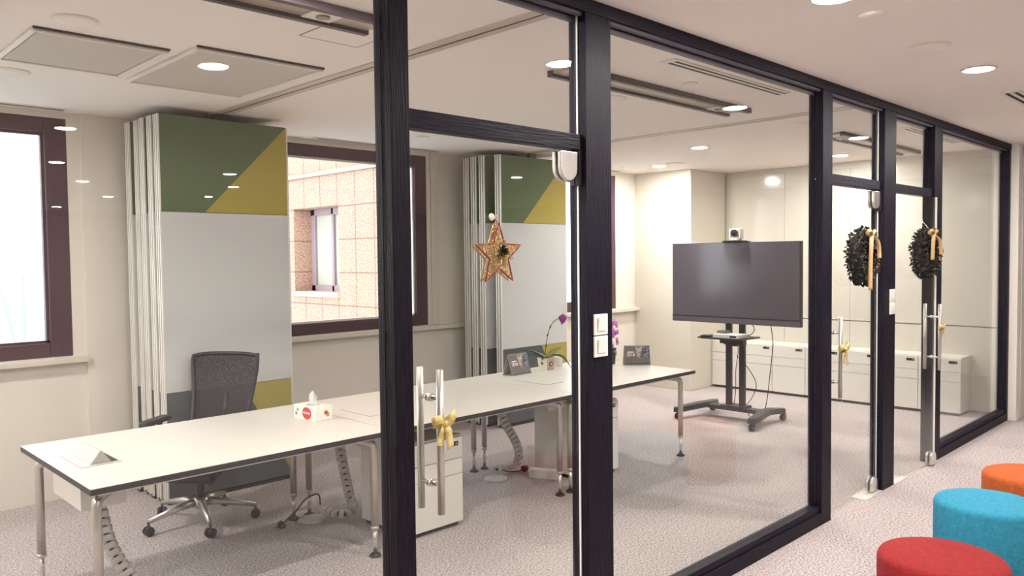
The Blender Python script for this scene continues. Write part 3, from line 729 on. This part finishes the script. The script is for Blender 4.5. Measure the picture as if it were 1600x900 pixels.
for z, wd, am in rows:
    gr.append([Vector((am*math.sin(j*1.9+z*30)+.004, -wd+2*wd*j/(n_-1)+(.012 if z > .14 else 0), z-.012*abs(j/(n_-1)-.35)*(z > .1))) for j in range(n_)])
fA = [[ts.v(p) for p in r] for r in gr]; fB = [[ts.v(p+Vector((.003, 0, 0))) for p in r] for r in gr]
for a, b_ in zip(range(len(gr)-1), range(1, len(gr))):
    for j in range(n_-1):
        ts.bm.faces.new([fA[a][j], fA[a][j+1], fA[b_][j+1], fA[b_][j]]).smooth = True; ts.bm.faces.new([fB[a][j], fB[b_][j], fB[b_][j+1], fB[a][j+1]]).smooth = True
ts.make('tissue', mat('tissue_paper', 'f4f2ee', .9), t)

# desk calendars
def calendar(loc, rz, lab):
    t = thing('desk_calendar', lab, 'calendar', loc, rz, 'tent calendars on the right desk')
    wd, hh, dp = .112, .165, .055          # half width, height, half depth
    B().prism([(-dp, 0), (-dp+.003, 0), (.0015, hh), (-.0015, hh)], 0, -wd, wd).prism([(dp, 0), (dp-.003, 0), (-.0015, hh), (.0015, hh)], 0, -wd, wd).prism([(-dp, 0), (dp, 0), (dp, .003), (-dp, .003)], 0, -wd, wd).make('card_stand', mat('card_grey', 'a39a95', .7), t, label='grey folded card stand')
    ang = math.atan2(dp, hh); Mf = Matrix.Translation((0, -dp-.0012, 0)) @ Matrix.Rotation(-ang, 4, 'X')
    S = math.hypot(dp, hh)
    def plate(poly, off, name, m_):
        b_ = B(Mf); b_.prism(poly, 1, -off-.0008, -off+.0002); return b_.make(name, m_, t)
    plate([(-wd+.003, .03), (wd-.003, .03), (wd-.003, S-.006), (-wd+.003, S-.006)], .0005, 'page', mat('page_brown', '75696a', .6))
    plate([(-wd+.003, .004), (wd-.003, .004), (wd-.003, .026), (-wd+.003, .026)], .0005, 'date_strip', mat('strip_green', '6f7a72', .6, col2='3f4844', cscale=120, scale=120))
    plate([(-.012, S-.008), (.05, S-.008), (.03, .09), (.012, .05), (-.006, .09)], .0012, 'picture', mat('picture_cream', 'cfc6b4', .6, col2='6b6560', cscale=45, scale=60))
    plate([(.05, S-.008), (wd-.006, S-.008), (wd-.006, .06), (.03, .05), (.034, .09)], .0012, 'picture', mat('picture_mixed', '8d93a0', .6, col2='3c3f47', cscale=60, scale=60, lo=.42, hi=.58))
    plate([(-.085, .112), (-.03, .112), (-.03, .119), (-.085, .119)], .0014, 'title_line', mat('print_white', 'ffffff', .5))
    T_ = Mf @ Matrix(((1, 0, 0, -.056), (0, 0, -1, -.0016), (0, 1, 0, .09), (0, 0, 0, 1)))
    text('year_print', '2018', .036, mat('print_white', 'ffffff', .5), t, T_)
    rg = B()
    for k in range(14):
        x = -.095+.19*k/13
        rg.tube([(x, .006*math.cos(a*math.pi/4), hh+.001+.006*math.sin(a*math.pi/4)) for a in range(8)], .0008, 5, closed=True)
    rg.make('wire_binding', STEEL, t)
calendar((4.525, 4.535, TZ), R(1), 'tent desk calendar showing 2018, left of the striped pot')
calendar((5.63, 4.155, TZ), R(-44), 'tent desk calendar showing 2018 near right end of the desks')

# orchids
LEAF = mat('orchid_leaf', '3d5238', .4, col2='2c4130', cscale=20); LEAF2 = mat('orchid_leaf_pale', '8d8c4c', .45, col2='6f7440', cscale=20)
STEM = mat('orchid_stem', '3f4a2a', .6); PETAL = mat('magenta_petal', 'a5429a', .55, col2='8b2f86', cscale=60); PETAL2 = mat('pink_petal', 'd98fd6', .55, col2='c878c8', cscale=60)
def leaf(parent, base, d, L, up, droop, wd, m_):
    d = Vector(d).normalized(); side = d.cross(Vector((0, 0, 1))).normalized(); b_ = B(); n = 12; rings = []
    for i in range(n+1):
        s_ = i/n; p = Vector(base)+d*L*s_+Vector((0, 0, up*s_-droop*s_*s_)); wv = wd*math.sin(math.pi*min(1, s_*.9+.08))**.7*(1-s_**6)+.002
        rings.append([b_.v(p-side*wv+Vector((0, 0, wv*.35))), b_.v(p), b_.v(p+side*wv+Vector((0, 0, wv*.35))), b_.v(p+Vector((0, 0, -.003)))])
    for a, c in zip(rings, rings[1:]):
        for k in range(4): b_.bm.faces.new([a[k], a[(k+1) % 4], c[(k+1) % 4], c[k]]).smooth = True
    b_.bm.faces.new(rings[0]); b_.bm.faces.new(rings[-1][::-1]); return b_.make('leaf', m_, parent)
def flower(parent, c, n_, r, m_):
    n_ = Vector(n_).normalized(); a0 = n_.to_track_quat('Z', 'Y').to_matrix().to_4x4(); b_ = B(Matrix.Translation(c) @ a0)
    for k in range(5):
        a = R(90+72*k); wv = .62 if k in (1, 4) else .42
        rings = []; n = 6
        for i in range(n+1):
            s_ = i/n; rr = r*s_; ww_ = r*wv*math.sin(math.pi*min(1, .12+s_*.88))*1.0+.0005
            p = Vector((rr*math.cos(a), rr*math.sin(a), -.25*rr*s_*.8)); sd = Vector((-math.sin(a), math.cos(a), 0))
            rings.append([b_.v(p-sd*ww_), b_.v(p+Vector((0, 0, .003))), b_.v(p+sd*ww_), b_.v(p-Vector((0, 0, .001)))])
        for q, w_ in zip(rings, rings[1:]):
            for j in range(4): b_.bm.faces.new([q[j], q[(j+1) % 4], w_[(j+1) % 4], w_[j]]).smooth = True
        b_.bm.faces.new(rings[0]); b_.bm.faces.new(rings[-1][::-1])
    b_.sphere((0, 0, .006), r*.2, (1, 1, 1.3), 1)
    return b_.make('flower', m_, parent)
t = thing('potted_orchid', 'orchid with single magenta flower in a striped square pot', 'potted plant', (4.885, 4.545, TZ))
def sqpot(parent, b0, b1, h, m_):
    b_ = B(); v0 = [b_.v((x*b0, y*b0, 0)) for x, y in ((-1,-1),(1,-1),(1,1),(-1,1))]; v1 = [b_.v((x*b1, y*b1, h)) for x, y in ((-1,-1),(1,-1),(1,1),(-1,1))]
    v2 = [b_.v((x*(b1-.004), y*(b1-.004), h)) for x, y in ((-1,-1),(1,-1),(1,1),(-1,1))]; v3 = [b_.v((x*(b1-.006), y*(b1-.006), h-.02)) for x, y in ((-1,-1),(1,-1),(1,1),(-1,1))]
    b_.bm.faces.new(v0[::-1]); b_.bm.faces.new(v3)
    for A_, B_ in ((v0, v1), (v1, v2), (v2, v3)):
        for k in range(4): b_.bm.faces.new([A_[k], A_[(k+1) % 4], B_[(k+1) % 4], B_[k]])
    return b_.make('pot', m_, parent)
po = sqpot(t, .044, .055, .10, mat('pot_cream', 'efe6d2', .5))
ct = mat('stripe_pink', 'b5707a', .5)
for k in range(8):
    x = -.85+1.7*k/7
    B().prism([(x*.044-.0022, .001), (x*.044+.0022, .001), (x*.054+.0026, .099), (x*.054-.0026, .099)], 1, 0, .001).make('stripe', ct, po)
for o in po.children:
    if o.name.startswith('stripe'): o.matrix_local = Matrix.Translation((0, -.0455, 0)) @ Matrix.Rotation(math.atan2(.011, .1), 4, 'X')
bdg = B().lathe([(.021, 0), (.021, .002), (.016, .0022)], (0, 0, 0), 24, 'y').make('oval_badge', mat('badge_dark', '4a3b41', .5), po); bdg.matrix_local = Matrix.Translation((0, -.0555, .05)) @ Matrix.Rotation(math.atan2(.011, .1), 4, 'X')
bdg2 = B().lathe([(.010, 0), (.010, .002)], (0, 0, 0), 16, 'y').make('badge_centre', mat('pot_cream', 'efe6d2', .5), po); bdg2.matrix_local = Matrix.Translation((0, -.0568, .05))
B().lathe([(.012, -.001), (.012, .0)], (-.052, .0, .055), 16, 'x').make('handle_hole', BLACK, po)
B().box(-.046, .046, -.046, .046, .075, .088).make('soil', mat('bark', '3a2c24', .95, bump=.8, scale=90), t)
for d_, L, up, dr, wd, m_ in (((1, -.5, 0), .23, .18, .27, .044, LEAF), ((1, -.15, 0), .21, .15, .07, .042, LEAF2), ((-.9, .25, 0), .19, .10, .05, .027, LEAF), ((-.8, .75, 0), .20, .16, .08, .030, LEAF), ((-.9, -.4, 0), .12, .05, .05, .016, LEAF2), ((.1, .9, 0), .17, .12, .1, .024, LEAF)):
    leaf(t, (0, 0, .085), d_, L, up, dr, wd, m_)
stm = [(-.01, 0, .085), (-.02, -.01, .16), (-.005, -.015, .26), (.02, -.02, .34), (.06, -.03, .40), (.115, -.04, .425), (.15, -.05, .43)]
st = B(); st.tube(catmull(stm, 6), .0032, 8)
for q in ((-.012, -.012, .20), (.0, -.016, .29), (.03, -.022, .36)): st.sphere(q, .009, (1, 1, 1.3), 1)
st.make('stem', STEM, t)
flower(t, (.155, -.055, .425), (-.4, -.85, -.1), .042, PETAL); flower(t, (.172, -.045, .40), (.2, -.9, -.3), .038, PETAL)
t = thing('white_cup', 'small white tapered cup between striped pot and second post', 'cup', (5.10, 4.60, TZ))
B().lathe([(.03, 0), (.032, .004), (.040, .075), (.041, .08), (.037, .08), (.034, .02), (.01, .012)], seg=28).make('cup_body', WHITEP, t)
t = thing('potted_orchid', 'orchid with dense pale pink blossoms in dark teal vase behind second post', 'potted plant', (5.50, 4.34, TZ))
B().lathe([(.035, 0), (.04, .004), (.045, .08), (.05, .135), (.052, .14), (.046, .14), (.044, .12), (.01, .11)], seg=32).make('vase', mat('teal_glaze', '33514a', .25, col2='26393a', cscale=25), t)
for sgn_, hh in ((-1, .36), (1, .40)):
    B().tube(catmull([(0, 0, .12), (.01*sgn_, .01, .22), (.03*sgn_, 0, hh-.06), (.05*sgn_, -.01, hh)], 6), .003, 7).make('stem', STEM, t)
rf = random.Random(3)
for k in range(15):
    z = .16+.21*k/14; x = rf.uniform(-.05, .06); flower(t, (x, rf.uniform(-.06, .0), z), (rf.uniform(-.5, .3), -1, rf.uniform(-.2, .3)), rf.uniform(.022, .034), PETAL2)
for d_ in ((-1, .1, 0), (.2, 1, 0), (-.4, -.8, 0)): leaf(t, (0, 0, .12), d_, .12, .04, .07, .02, LEAF)

# ---------------------------------------------------------------- television on cart
CB = mat('cart_black', '222127', .4)
ct_ = thing('television_cart', 'black wheeled stand with twin columns carrying the television', 'television stand', (7.25, 4.12, 0))
for y in (-.085, .065):
    B().box(-.02, .02, y-.03, y+.03, .10, 1.42).make('column', CB, ct_, bevel=.004)
B().box(-.05, .06, -.32, .32, .085, .125).box(-.09, .09, -.14, .12, .10, .145).make('cross_beam', CB, ct_, bevel=.006)
for s_ in (-1, 1):
    y = s_*.40
    pts = catmull([(-.44, y+s_*.015, .10), (-.30, y-.0*s_, .105), (-.08, y-s_*.05, .115), (.06, y-s_*.06, .112), (.22, y-s_*.03, .10), (.27, y, .095)], 6)
    g_ = B(); n = len(pts); rings = []
    for i, p in enumerate(pts):
        tt = (pts[min(i+1, n-1)]-pts[max(i-1, 0)]).normalized(); sd = tt.cross(Vector((0, 0, 1))).normalized(); hw = .036+.022*math.sin(math.pi*i/(n-1)); hh = .026
        rings.append([g_.v(p-sd*hw+Vector((0, 0, -hh))), g_.v(p+sd*hw+Vector((0, 0, -hh))), g_.v(p+sd*hw*.8+Vector((0, 0, hh))), g_.v(p-sd*hw*.8+Vector((0, 0, hh)))])
    for a, c in zip(rings, rings[1:]):
        for k in range(4): g_.bm.faces.new([a[k], a[(k+1) % 4], c[(k+1) % 4], c[k]])
    g_.bm.faces.new(rings[0][::-1]); g_.bm.faces.new(rings[-1])
    rn = g_.make('foot_runner', CB, ct_, bevel=.006)
    for x in (-.41, .24):
        q = Vector((x, y+(s_*.012 if x < 0 else 0), 0)); cb = B()
        for m_ in (-1, 1): cb.tube([q+Vector((0, m_*.006, .034)), q+Vector((0, m_*.022, .034))], [.034, .031], 20)
        cb.cyl(q+Vector((0, -.01, .034)), q+Vector((0, .01, .034)), .012).cyl(q+Vector((.01, 0, .04)), q+Vector((.01, 0, .085)), .011)
        cb.box(q.x+.02, q.x+.055, q.y-.012, q.y+.012, .05, .058)
        cb.make('caster', BLACK, rn)
sh = B(); sh.prism([(-.36, -.20), (-.33, -.25), (.02, -.27), (.02, .25), (-.33, .23), (-.36, .18)], 2, .842, .856); sh.make('shelf', CB, ct_, bevel=.003)
B().box(-.28, .0, -.03, .01, .80, .842).box(-.05, .02, -.12, .10, .76, .842).make('shelf_bracket', CB, ct_, bevel=.003)
B().box(-.06, -.02, -.25, .25, 1.28, 1.46).box(-.06, .03, -.13, .11, 1.25, 1.50).make('mounting_plate', CB, ct_, bevel=.003)
B().tube(catmull([(-.0, -.01, .84), (.03, -.02, .7), (.02, -.0, .5), (.0, -.01, .3), (-.02, .0, .15)], 8), .004, 6).tube(catmull([(.04, -.16, .99), (.03, -.2, .92), (.03, -.14, .86), (.0, .0, .83)], 8), .004, 6).tube(catmull([(.0, -.02, .65), (.02, -.12, .55), (.03, -.22, .38), (.02, -.17, .22), (.0, -.1, .14)], 8), .004, 6).make('cable', BLACK, ct_)
tv = thing('television', 'large grey screened television mounted on the wheeled stand', 'television', (7.12, 4.065, .985))
B().box(-.015, .045, -.705, .705, 0, .815).make('casing', mat('tv_case', '2a272d', .4), tv, bevel=.004)
B().box(-.0165, -.0148, -.698, .698, .068, .808).make('screen', mat('tv_screen', '5c5660', .16, spec=.6), tv)
B().box(-.0175, -.0148, -.704, .704, .056, .067).make('screen_edge', BLACK, tv)
B().box(-.017, -.0148, -.704, .704, .003, .055).make('speaker_bar', mat('tv_bar', '5e5760', .35), tv)
B().box(.045, .07, -.4, .4, .15, .6).make('rear_housing', BLACK, tv, bevel=.01)
cd = tag(B().tube(catmull([(7.19, 3.70, 1.0), (7.22, 3.69, .8), (7.24, 3.72, .6), (7.28, 3.76, .42), (7.32, 3.80, .25), (7.34, 3.84, .12), (7.40, 3.94, .03), (7.35, 4.0, .02), (7.30, 4.02, .12)], 8), .0045, 6).make('television_cable', BLACK), 'thin black cable hanging from right of television to floor', 'cable')
# conference camera and its tray
t = thing('conference_camera', 'small silver and black conference camera on top of television', 'camera', (7.12, 4.03, 1.80))
B().box(-.06, .05, -.13, .13, .0005, .010).box(-.09, .04, -.10, .10, .010, .017).make('tray', mat('tray_dark', '3b383c', .4), t, bevel=.002)
B().lathe([(.055, .017), (.058, .022), (.05, .035), (.03, .04)], seg=28).make('camera_base', SILVP, t)
B().box(-.035, .035, -.062, -.048, .035, .135).box(-.035, .035, .048, .062, .035, .135).box(-.035, .035, -.05, .05, .035, .045).make('yoke', ALU, t, bevel=.008)
B().rbox((0, 0, .095), .075, .088, .085, .03, 5, .02).make('head', SILVP, t)
B().lathe([(.036, -.012), (.036, .0), (.03, .004)], (-.036, 0, .092), 28, 'x').make('lens_ring', BLACK, t)
B().lathe([(.018, -.004), (.01, -.007)], (-.047, 0, .092), 24, 'x').make('lens', mat('lens_glass', '15181c', .05), t)
t = thing('codec_box', 'white codec box on the shelf under the television', 'electronics box', (7.03, 4.06, .856))
B().box(-.09, .11, -.15, .13, .0, .035).make('casing', WHITEP, t, bevel=.003); B().box(-.0915, -.089, -.13, -.06, .008, .026).make('port_panel', BLACK, t)
t = thing('small_switch_box', 'small dark device sitting on the white codec box', 'electronics box', (7.07, 4.14, .892))
B().box(-.05, .05, -.05, .05, 0, .025).make('casing', mat('device_grey', '6d6870', .4), t, bevel=.003)
t = thing('remote_keyboard', 'flat dark keyboard on left side of the television shelf', 'keyboard', (6.98, 4.28, .8565), R(8))
B().box(-.05, .05, -.05, .05, 0, .012).make('body', BLACK, t, bevel=.003)
B().box(-.042, .042, -.042, .042, .012, .015).make('keys', mat('key_grey', '4d4a50', .5), t)

# ---------------------------------------------------------------- round stools
def stool(loc, col, col2, lab, r=.245, h=.435):
    m_ = mat('felt_'+col, col, .95, bump=.5, scale=140, col2=col2, cscale=60, lo=.3, hi=.7)
    t = thing('round_pouf', lab, 'stool', loc, 0, 'coloured felt poufs')
    B().lathe([(r*.96, .02), (r, .03), (r, h-.03), (r-.004, h-.018), (r-.012, h-.007), (r-.028, h-.001), (r*.5, h+.004), (.01, h+.005)], seg=96).make('felt_cover', m_, t)
    B().lathe([(r*.9, 0), (r*.9, .02)], seg=40).make('base', BLACK, t)
stool((3.50, 1.045, 0), '9c1f22', '84171b', 'red round felt pouf, nearest and lowest in the picture')
stool((4.437, 1.115, 0), '3596b3', '2882a0', 'blue round felt pouf between the red and orange ones')
stool((5.15, 1.08, 0), 'c25f27', 'ad5120', 'orange round felt pouf, farthest of the three')

# ---------------------------------------------------------------- decorations
GOLD = mat('gold_ribbon', 'dcc88a', .5, col2='c9ad66', cscale=80, bump=.3, scale=200)
TAN = mat('tan_ribbon', 'c9a678', .6)
FOL = mat('wreath_foliage', '332f26', .75, col2='1e1c19', cscale=30)
OLV = mat('olive_leaf', '6b7043', .6)
BERRY = mat('red_berry', '8c1f1d', .3)
def wreath(loc, rz, lab, seed, front):
    rn = random.Random(seed); t = thing('wreath', lab, 'wreath', loc, rz, 'christmas wreaths')
    Rm, rm = .128, .060; b_ = B()
    b_.tube([(Rm*math.cos(a), 0, Rm*1.05*math.sin(a)) for a in [2*math.pi*k/36 for k in range(36)]], rm*.62, 10, closed=True)
    for k in range(1300):
        a = rn.uniform(0, 2*math.pi); b = rn.uniform(0, 2*math.pi); rr = rm*rn.uniform(.55, .88)
        nrm = Vector((math.cos(a)*math.cos(b), math.sin(b), math.sin(a)*math.cos(b)))
        p = Vector((Rm*math.cos(a), 0, Rm*1.05*math.sin(a)))+nrm*rr
        p.y *= 1.0; tang = Vector((-math.sin(a), 0, math.cos(a)))
        d = (nrm*rn.uniform(.4, 1)+tang*rn.uniform(-.9, .9)+Vector((rn.uniform(-.4, .4), rn.uniform(-.4, .4), rn.uniform(-.4, .4)))).normalized()
        if (p+d*.02).y > .052: continue
        sd = d.cross(Vector((rn.uniform(-1, 1), rn.uniform(-1, 1), rn.uniform(-1, 1)))).normalized(); L = rn.uniform(.02, .034); wv = L*.34; up = d.cross(sd)*.004
        v = [b_.v(p), b_.v(p+d*L*.5+sd*wv+up), b_.v(p+d*L), b_.v(p+d*L*.5-sd*wv+up), b_.v(p+d*L*.5-up)]
        for f_ in ((0, 1, 4), (1, 2, 4), (2, 3, 4), (3, 0, 4), (0, 3, 1), (1, 3, 2)): b_.bm.faces.new([v[i] for i in f_])
    b_.make('foliage', FOL, t)
    for k in range(9):
        a = rn.uniform(-1.2, 1.4); q = Vector((Rm*math.cos(a), -.055+rn.uniform(-.01, .01), Rm*math.sin(a)))
        B().sphere(q+Vector((rn.uniform(-.03, .03), 0, 0)), rn.uniform(.006, .010)).make('berry', BERRY if k % 3 else mat('pale_berry', 'd9c7a6', .3), t)
    ol = B()
    for k in range(26):
        p = Vector((rn.uniform(-.07, .07), rn.uniform(-.075, -.02), Rm+rn.uniform(-.01, .06))); d = Vector((rn.uniform(-1, 1), rn.uniform(-1, .2), rn.uniform(-.4, .6))).normalized(); sd = d.cross(Vector((0, .3, 1))).normalized(); L = .035; wv = .009
        v = [ol.v(p), ol.v(p+d*L*.5+sd*wv), ol.v(p+d*L), ol.v(p+d*L*.5-sd*wv), ol.v(p+d*L*.5+Vector((0, -.003, -.003)))]
        for f_ in ((0, 1, 4), (1, 2, 4), (2, 3, 4), (3, 0, 4), (0, 3, 1), (1, 3, 2)): ol.bm.faces.new([v[i] for i in f_])
    ol.make('olive_sprig', OLV, t)
    y = -.078
    rib = B()
    for s_ in (-1, 1):
        rib.strip(catmull([(-.05, y, .145), (s_*.03-.05, y-.012, .17), (s_*.062-.05, y-.004, .165), (s_*.05-.05, y+.012, .14), (-.05, y+.004, .145)], 6), .024, (.2, .7, .6), .0012)
    tails = [[(-.05, y, .14), (-.085, y-.012, .08), (-.085, y-.008, -.05), (-.08, y-.006, front)], [(-.05, y, .14), (.035, y-.006, .10), (.075, y, .04), (.085, y, -.01)]]
    for T_ in tails: rib.strip(catmull(T_, 6), .026, (.6, -.75, .1), .0012)
    rib.make('ribbon_bow', TAN, t)
    B().tube(catmull([(0, -.03, .17), (-.006, .0, .215), (-.012, .02, .24), (.0, .028, .252), (.012, .03, .235)], 6), .0022, 6).make('hook', CHROME, t)
    B().lathe([(.018, 0), (.018, .003), (.006, .008)], (0, .028, .24), 20, 'y').make('suction_cup', WHITEP, t)
    return t
wreath((5.29, YG-.066, 1.655), 0, 'dark leafy wreath with long tan ribbon on the second glass door', 5, -.215)
w2 = wreath((6.38, 2.108-.066, 1.672), R(-5), 'dark leafy wreath with short ribbon on the third glass door', 11, .02)
# gold star
t = thing('star_ornament', 'gold filigree star with red edge hung on the nearest glass door', 'star', (2.005, YG-.035, 1.688))
def starpt(k, ro=.118, ri=.050):
    a = R(90+36*k); r_ = ro if k % 2 == 0 else ri; return Vector((r_*math.cos(a), 0, r_*math.sin(a)))
out = [starpt(k) for k in range(10)]
RG = mat('star_red', '8b3a2c', .4, metal=.3); GF = mat('star_gold', 'b8945a', .35, metal=.5); GL = mat('star_light_gold', 'e6cc8a', .4, metal=.5)
for dy in (-.012, .012):
    pp = []
    for k in range(10):
        a, b2 = out[k], out[(k+1) % 10]; pp += [a.lerp(b2, q/4)+Vector((0, dy, 0)) for q in range(4)]
    B().tube(pp, .0035, 6, closed=True).make('star_outline', RG if dy < 0 else GF, t)
rs = random.Random(2)
fl = B()
def curl(c, r, a0, turns, y):
    P = []
    for i in range(22):
        s_ = i/21; a = a0+turns*2*math.pi*s_; rr = r*(1-.85*s_); P.append((c[0]+rr*math.cos(a), y, c[1]+rr*math.sin(a)))
    fl.tube(P, .0018, 5)
for k in range(0, 10, 2):
    tip = out[k]
    for f_, rr in ((.82, .008), (.66, .014), (.45, .020), (.25, .024)):
        curl((tip.x*f_, tip.z*f_), rr, rs.uniform(0, 6), 1.5*rs.choice((-1, 1)), -.013); curl((tip.x*f_+rs.uniform(-.006, .006), tip.z*f_), rr*.9, rs.uniform(0, 6), 1.4, .006)
for k in range(42):
    a = rs.uniform(0, 6.28); r_ = .062*math.sqrt(rs.random()); curl((r_*math.cos(a), r_*math.sin(a)-.005), rs.uniform(.006, .014), rs.uniform(0, 6), 1.3, rs.uniform(-.022, .004))
fl.make('filigree', GF, t)
g_ = B()
for k in range(80):
    kk = rs.choice((0, 2, 4, 6, 8)); f_ = rs.random()**1.2*.9; tip = out[kk]*f_; sp = .038*(1-f_)
    g_.sphere((tip.x+rs.uniform(-sp, sp), rs.uniform(-.008, .008), tip.z+rs.uniform(-sp, sp)), rs.uniform(.002, .004), sub=1)
g_.make('glitter_beads', GL, t)
cc = B()
for k in range(60):
    a = rs.uniform(0, 6.28); b = rs.uniform(.1, 1.3); d = Vector((math.cos(a)*math.cos(b), -math.sin(b), math.sin(a)*math.cos(b))); p = Vector((.006, -.018, .012)); sd = d.cross(Vector((.3, .1, 1))).normalized()*.0035
    v = [cc.v(p), cc.v(p+d*.018+sd), cc.v(p+d*.032), cc.v(p+d*.018-sd), cc.v(p+d*.018+Vector((0, .002, .002)))]
    for f_ in ((0, 1, 4), (1, 2, 4), (2, 3, 4), (3, 0, 4), (0, 3, 1), (1, 3, 2)): cc.bm.faces.new([v[i] for i in f_])
cc.make('dark_rosette', mat('dark_sprig', '2e3428', .6), t)
B().tube(catmull([(0, 0, .118), (.0, .0, .126), (.006, 0, .134), (0, 0, .142), (-.006, 0, .134), (0, 0, .126)], 5), .0016, 6).make('hanging_loop', GF, t)
B().lathe([(.012, -.004), (.014, 0), (.008, .004)], (0, .024, .14), 20, 'y').tube([(0, .02, .14), (0, .0, .138), (0, -.002, .146)], .0016, 6).make('suction_hook', mat('clear_cup', 'e3ded6', .1), t)
# bows on the door pulls
def bow(loc, rz, lab, sc, m_, seed):
    rn = random.Random(seed); t = thing('ribbon_bow', lab, 'bow', loc, rz, 'gold bows on the door handles')
    y = -.02
    lp = B()
    for s_ in (-1, 1):
        lp.strip([Vector(p)*sc for p in catmull([(0, y, 0), (s_*.022, y-.014, .018), (s_*.046, y-.006, .022+.008*s_), (s_*.040, y+.012, .0), (0, y+.004, 0)], 6)], .030*sc, (0, .35, 1), .001)
    lp.make('loops', m_, t)
    tl = B()
    for s_, L in ((-1, .072), (1, .085)):
        tl.strip([Vector(p)*sc for p in catmull([(0, y, 0), (s_*.010, y-.010, -.022), (s_*.018, y-.006, -.048), (s_*.024-.004, y-.010, -L)], 6)], [.012*sc+.024*sc*min(1, i/7) for i in range(19)], (1, .2, .25*s_), .001)
    tl.make('tails', m_, t)
    kn = B(); kn.sphere(Vector((0, y-.008, 0))*sc, .011*sc, (1, .8, 1.1), 2); kn.make('knot', m_, t)
    kn = B(); kn.tube([(.0142*math.cos(a), .0142*math.sin(a), 0) for a in [2*math.pi*k/16 for k in range(16)]], .0016, 6, closed=True); kn.make('tie', m_, t)
bow((1.71, YG-.055, 1.115), 0, 'gold ribbon bow on handle of the nearest glass door', 1.0, GOLD, 1)
bow((4.98, YG-.055, 1.07), 0, 'sheer gold ribbon bow on handle of the second glass door', 1.15, mat('sheer_gold', 'cdb77c', .5, col2='b79d5c', cscale=70), 2)
bow((5.955+.725*math.cos(R(-5))-.055*math.sin(R(5)), YG+.725*math.sin(R(-5))-.055*math.cos(R(5)), 1.09), R(-5), 'small gold ribbon bow on handle of the third glass door', .9, mat('sheer_gold', 'cdb77c', .5), 3)
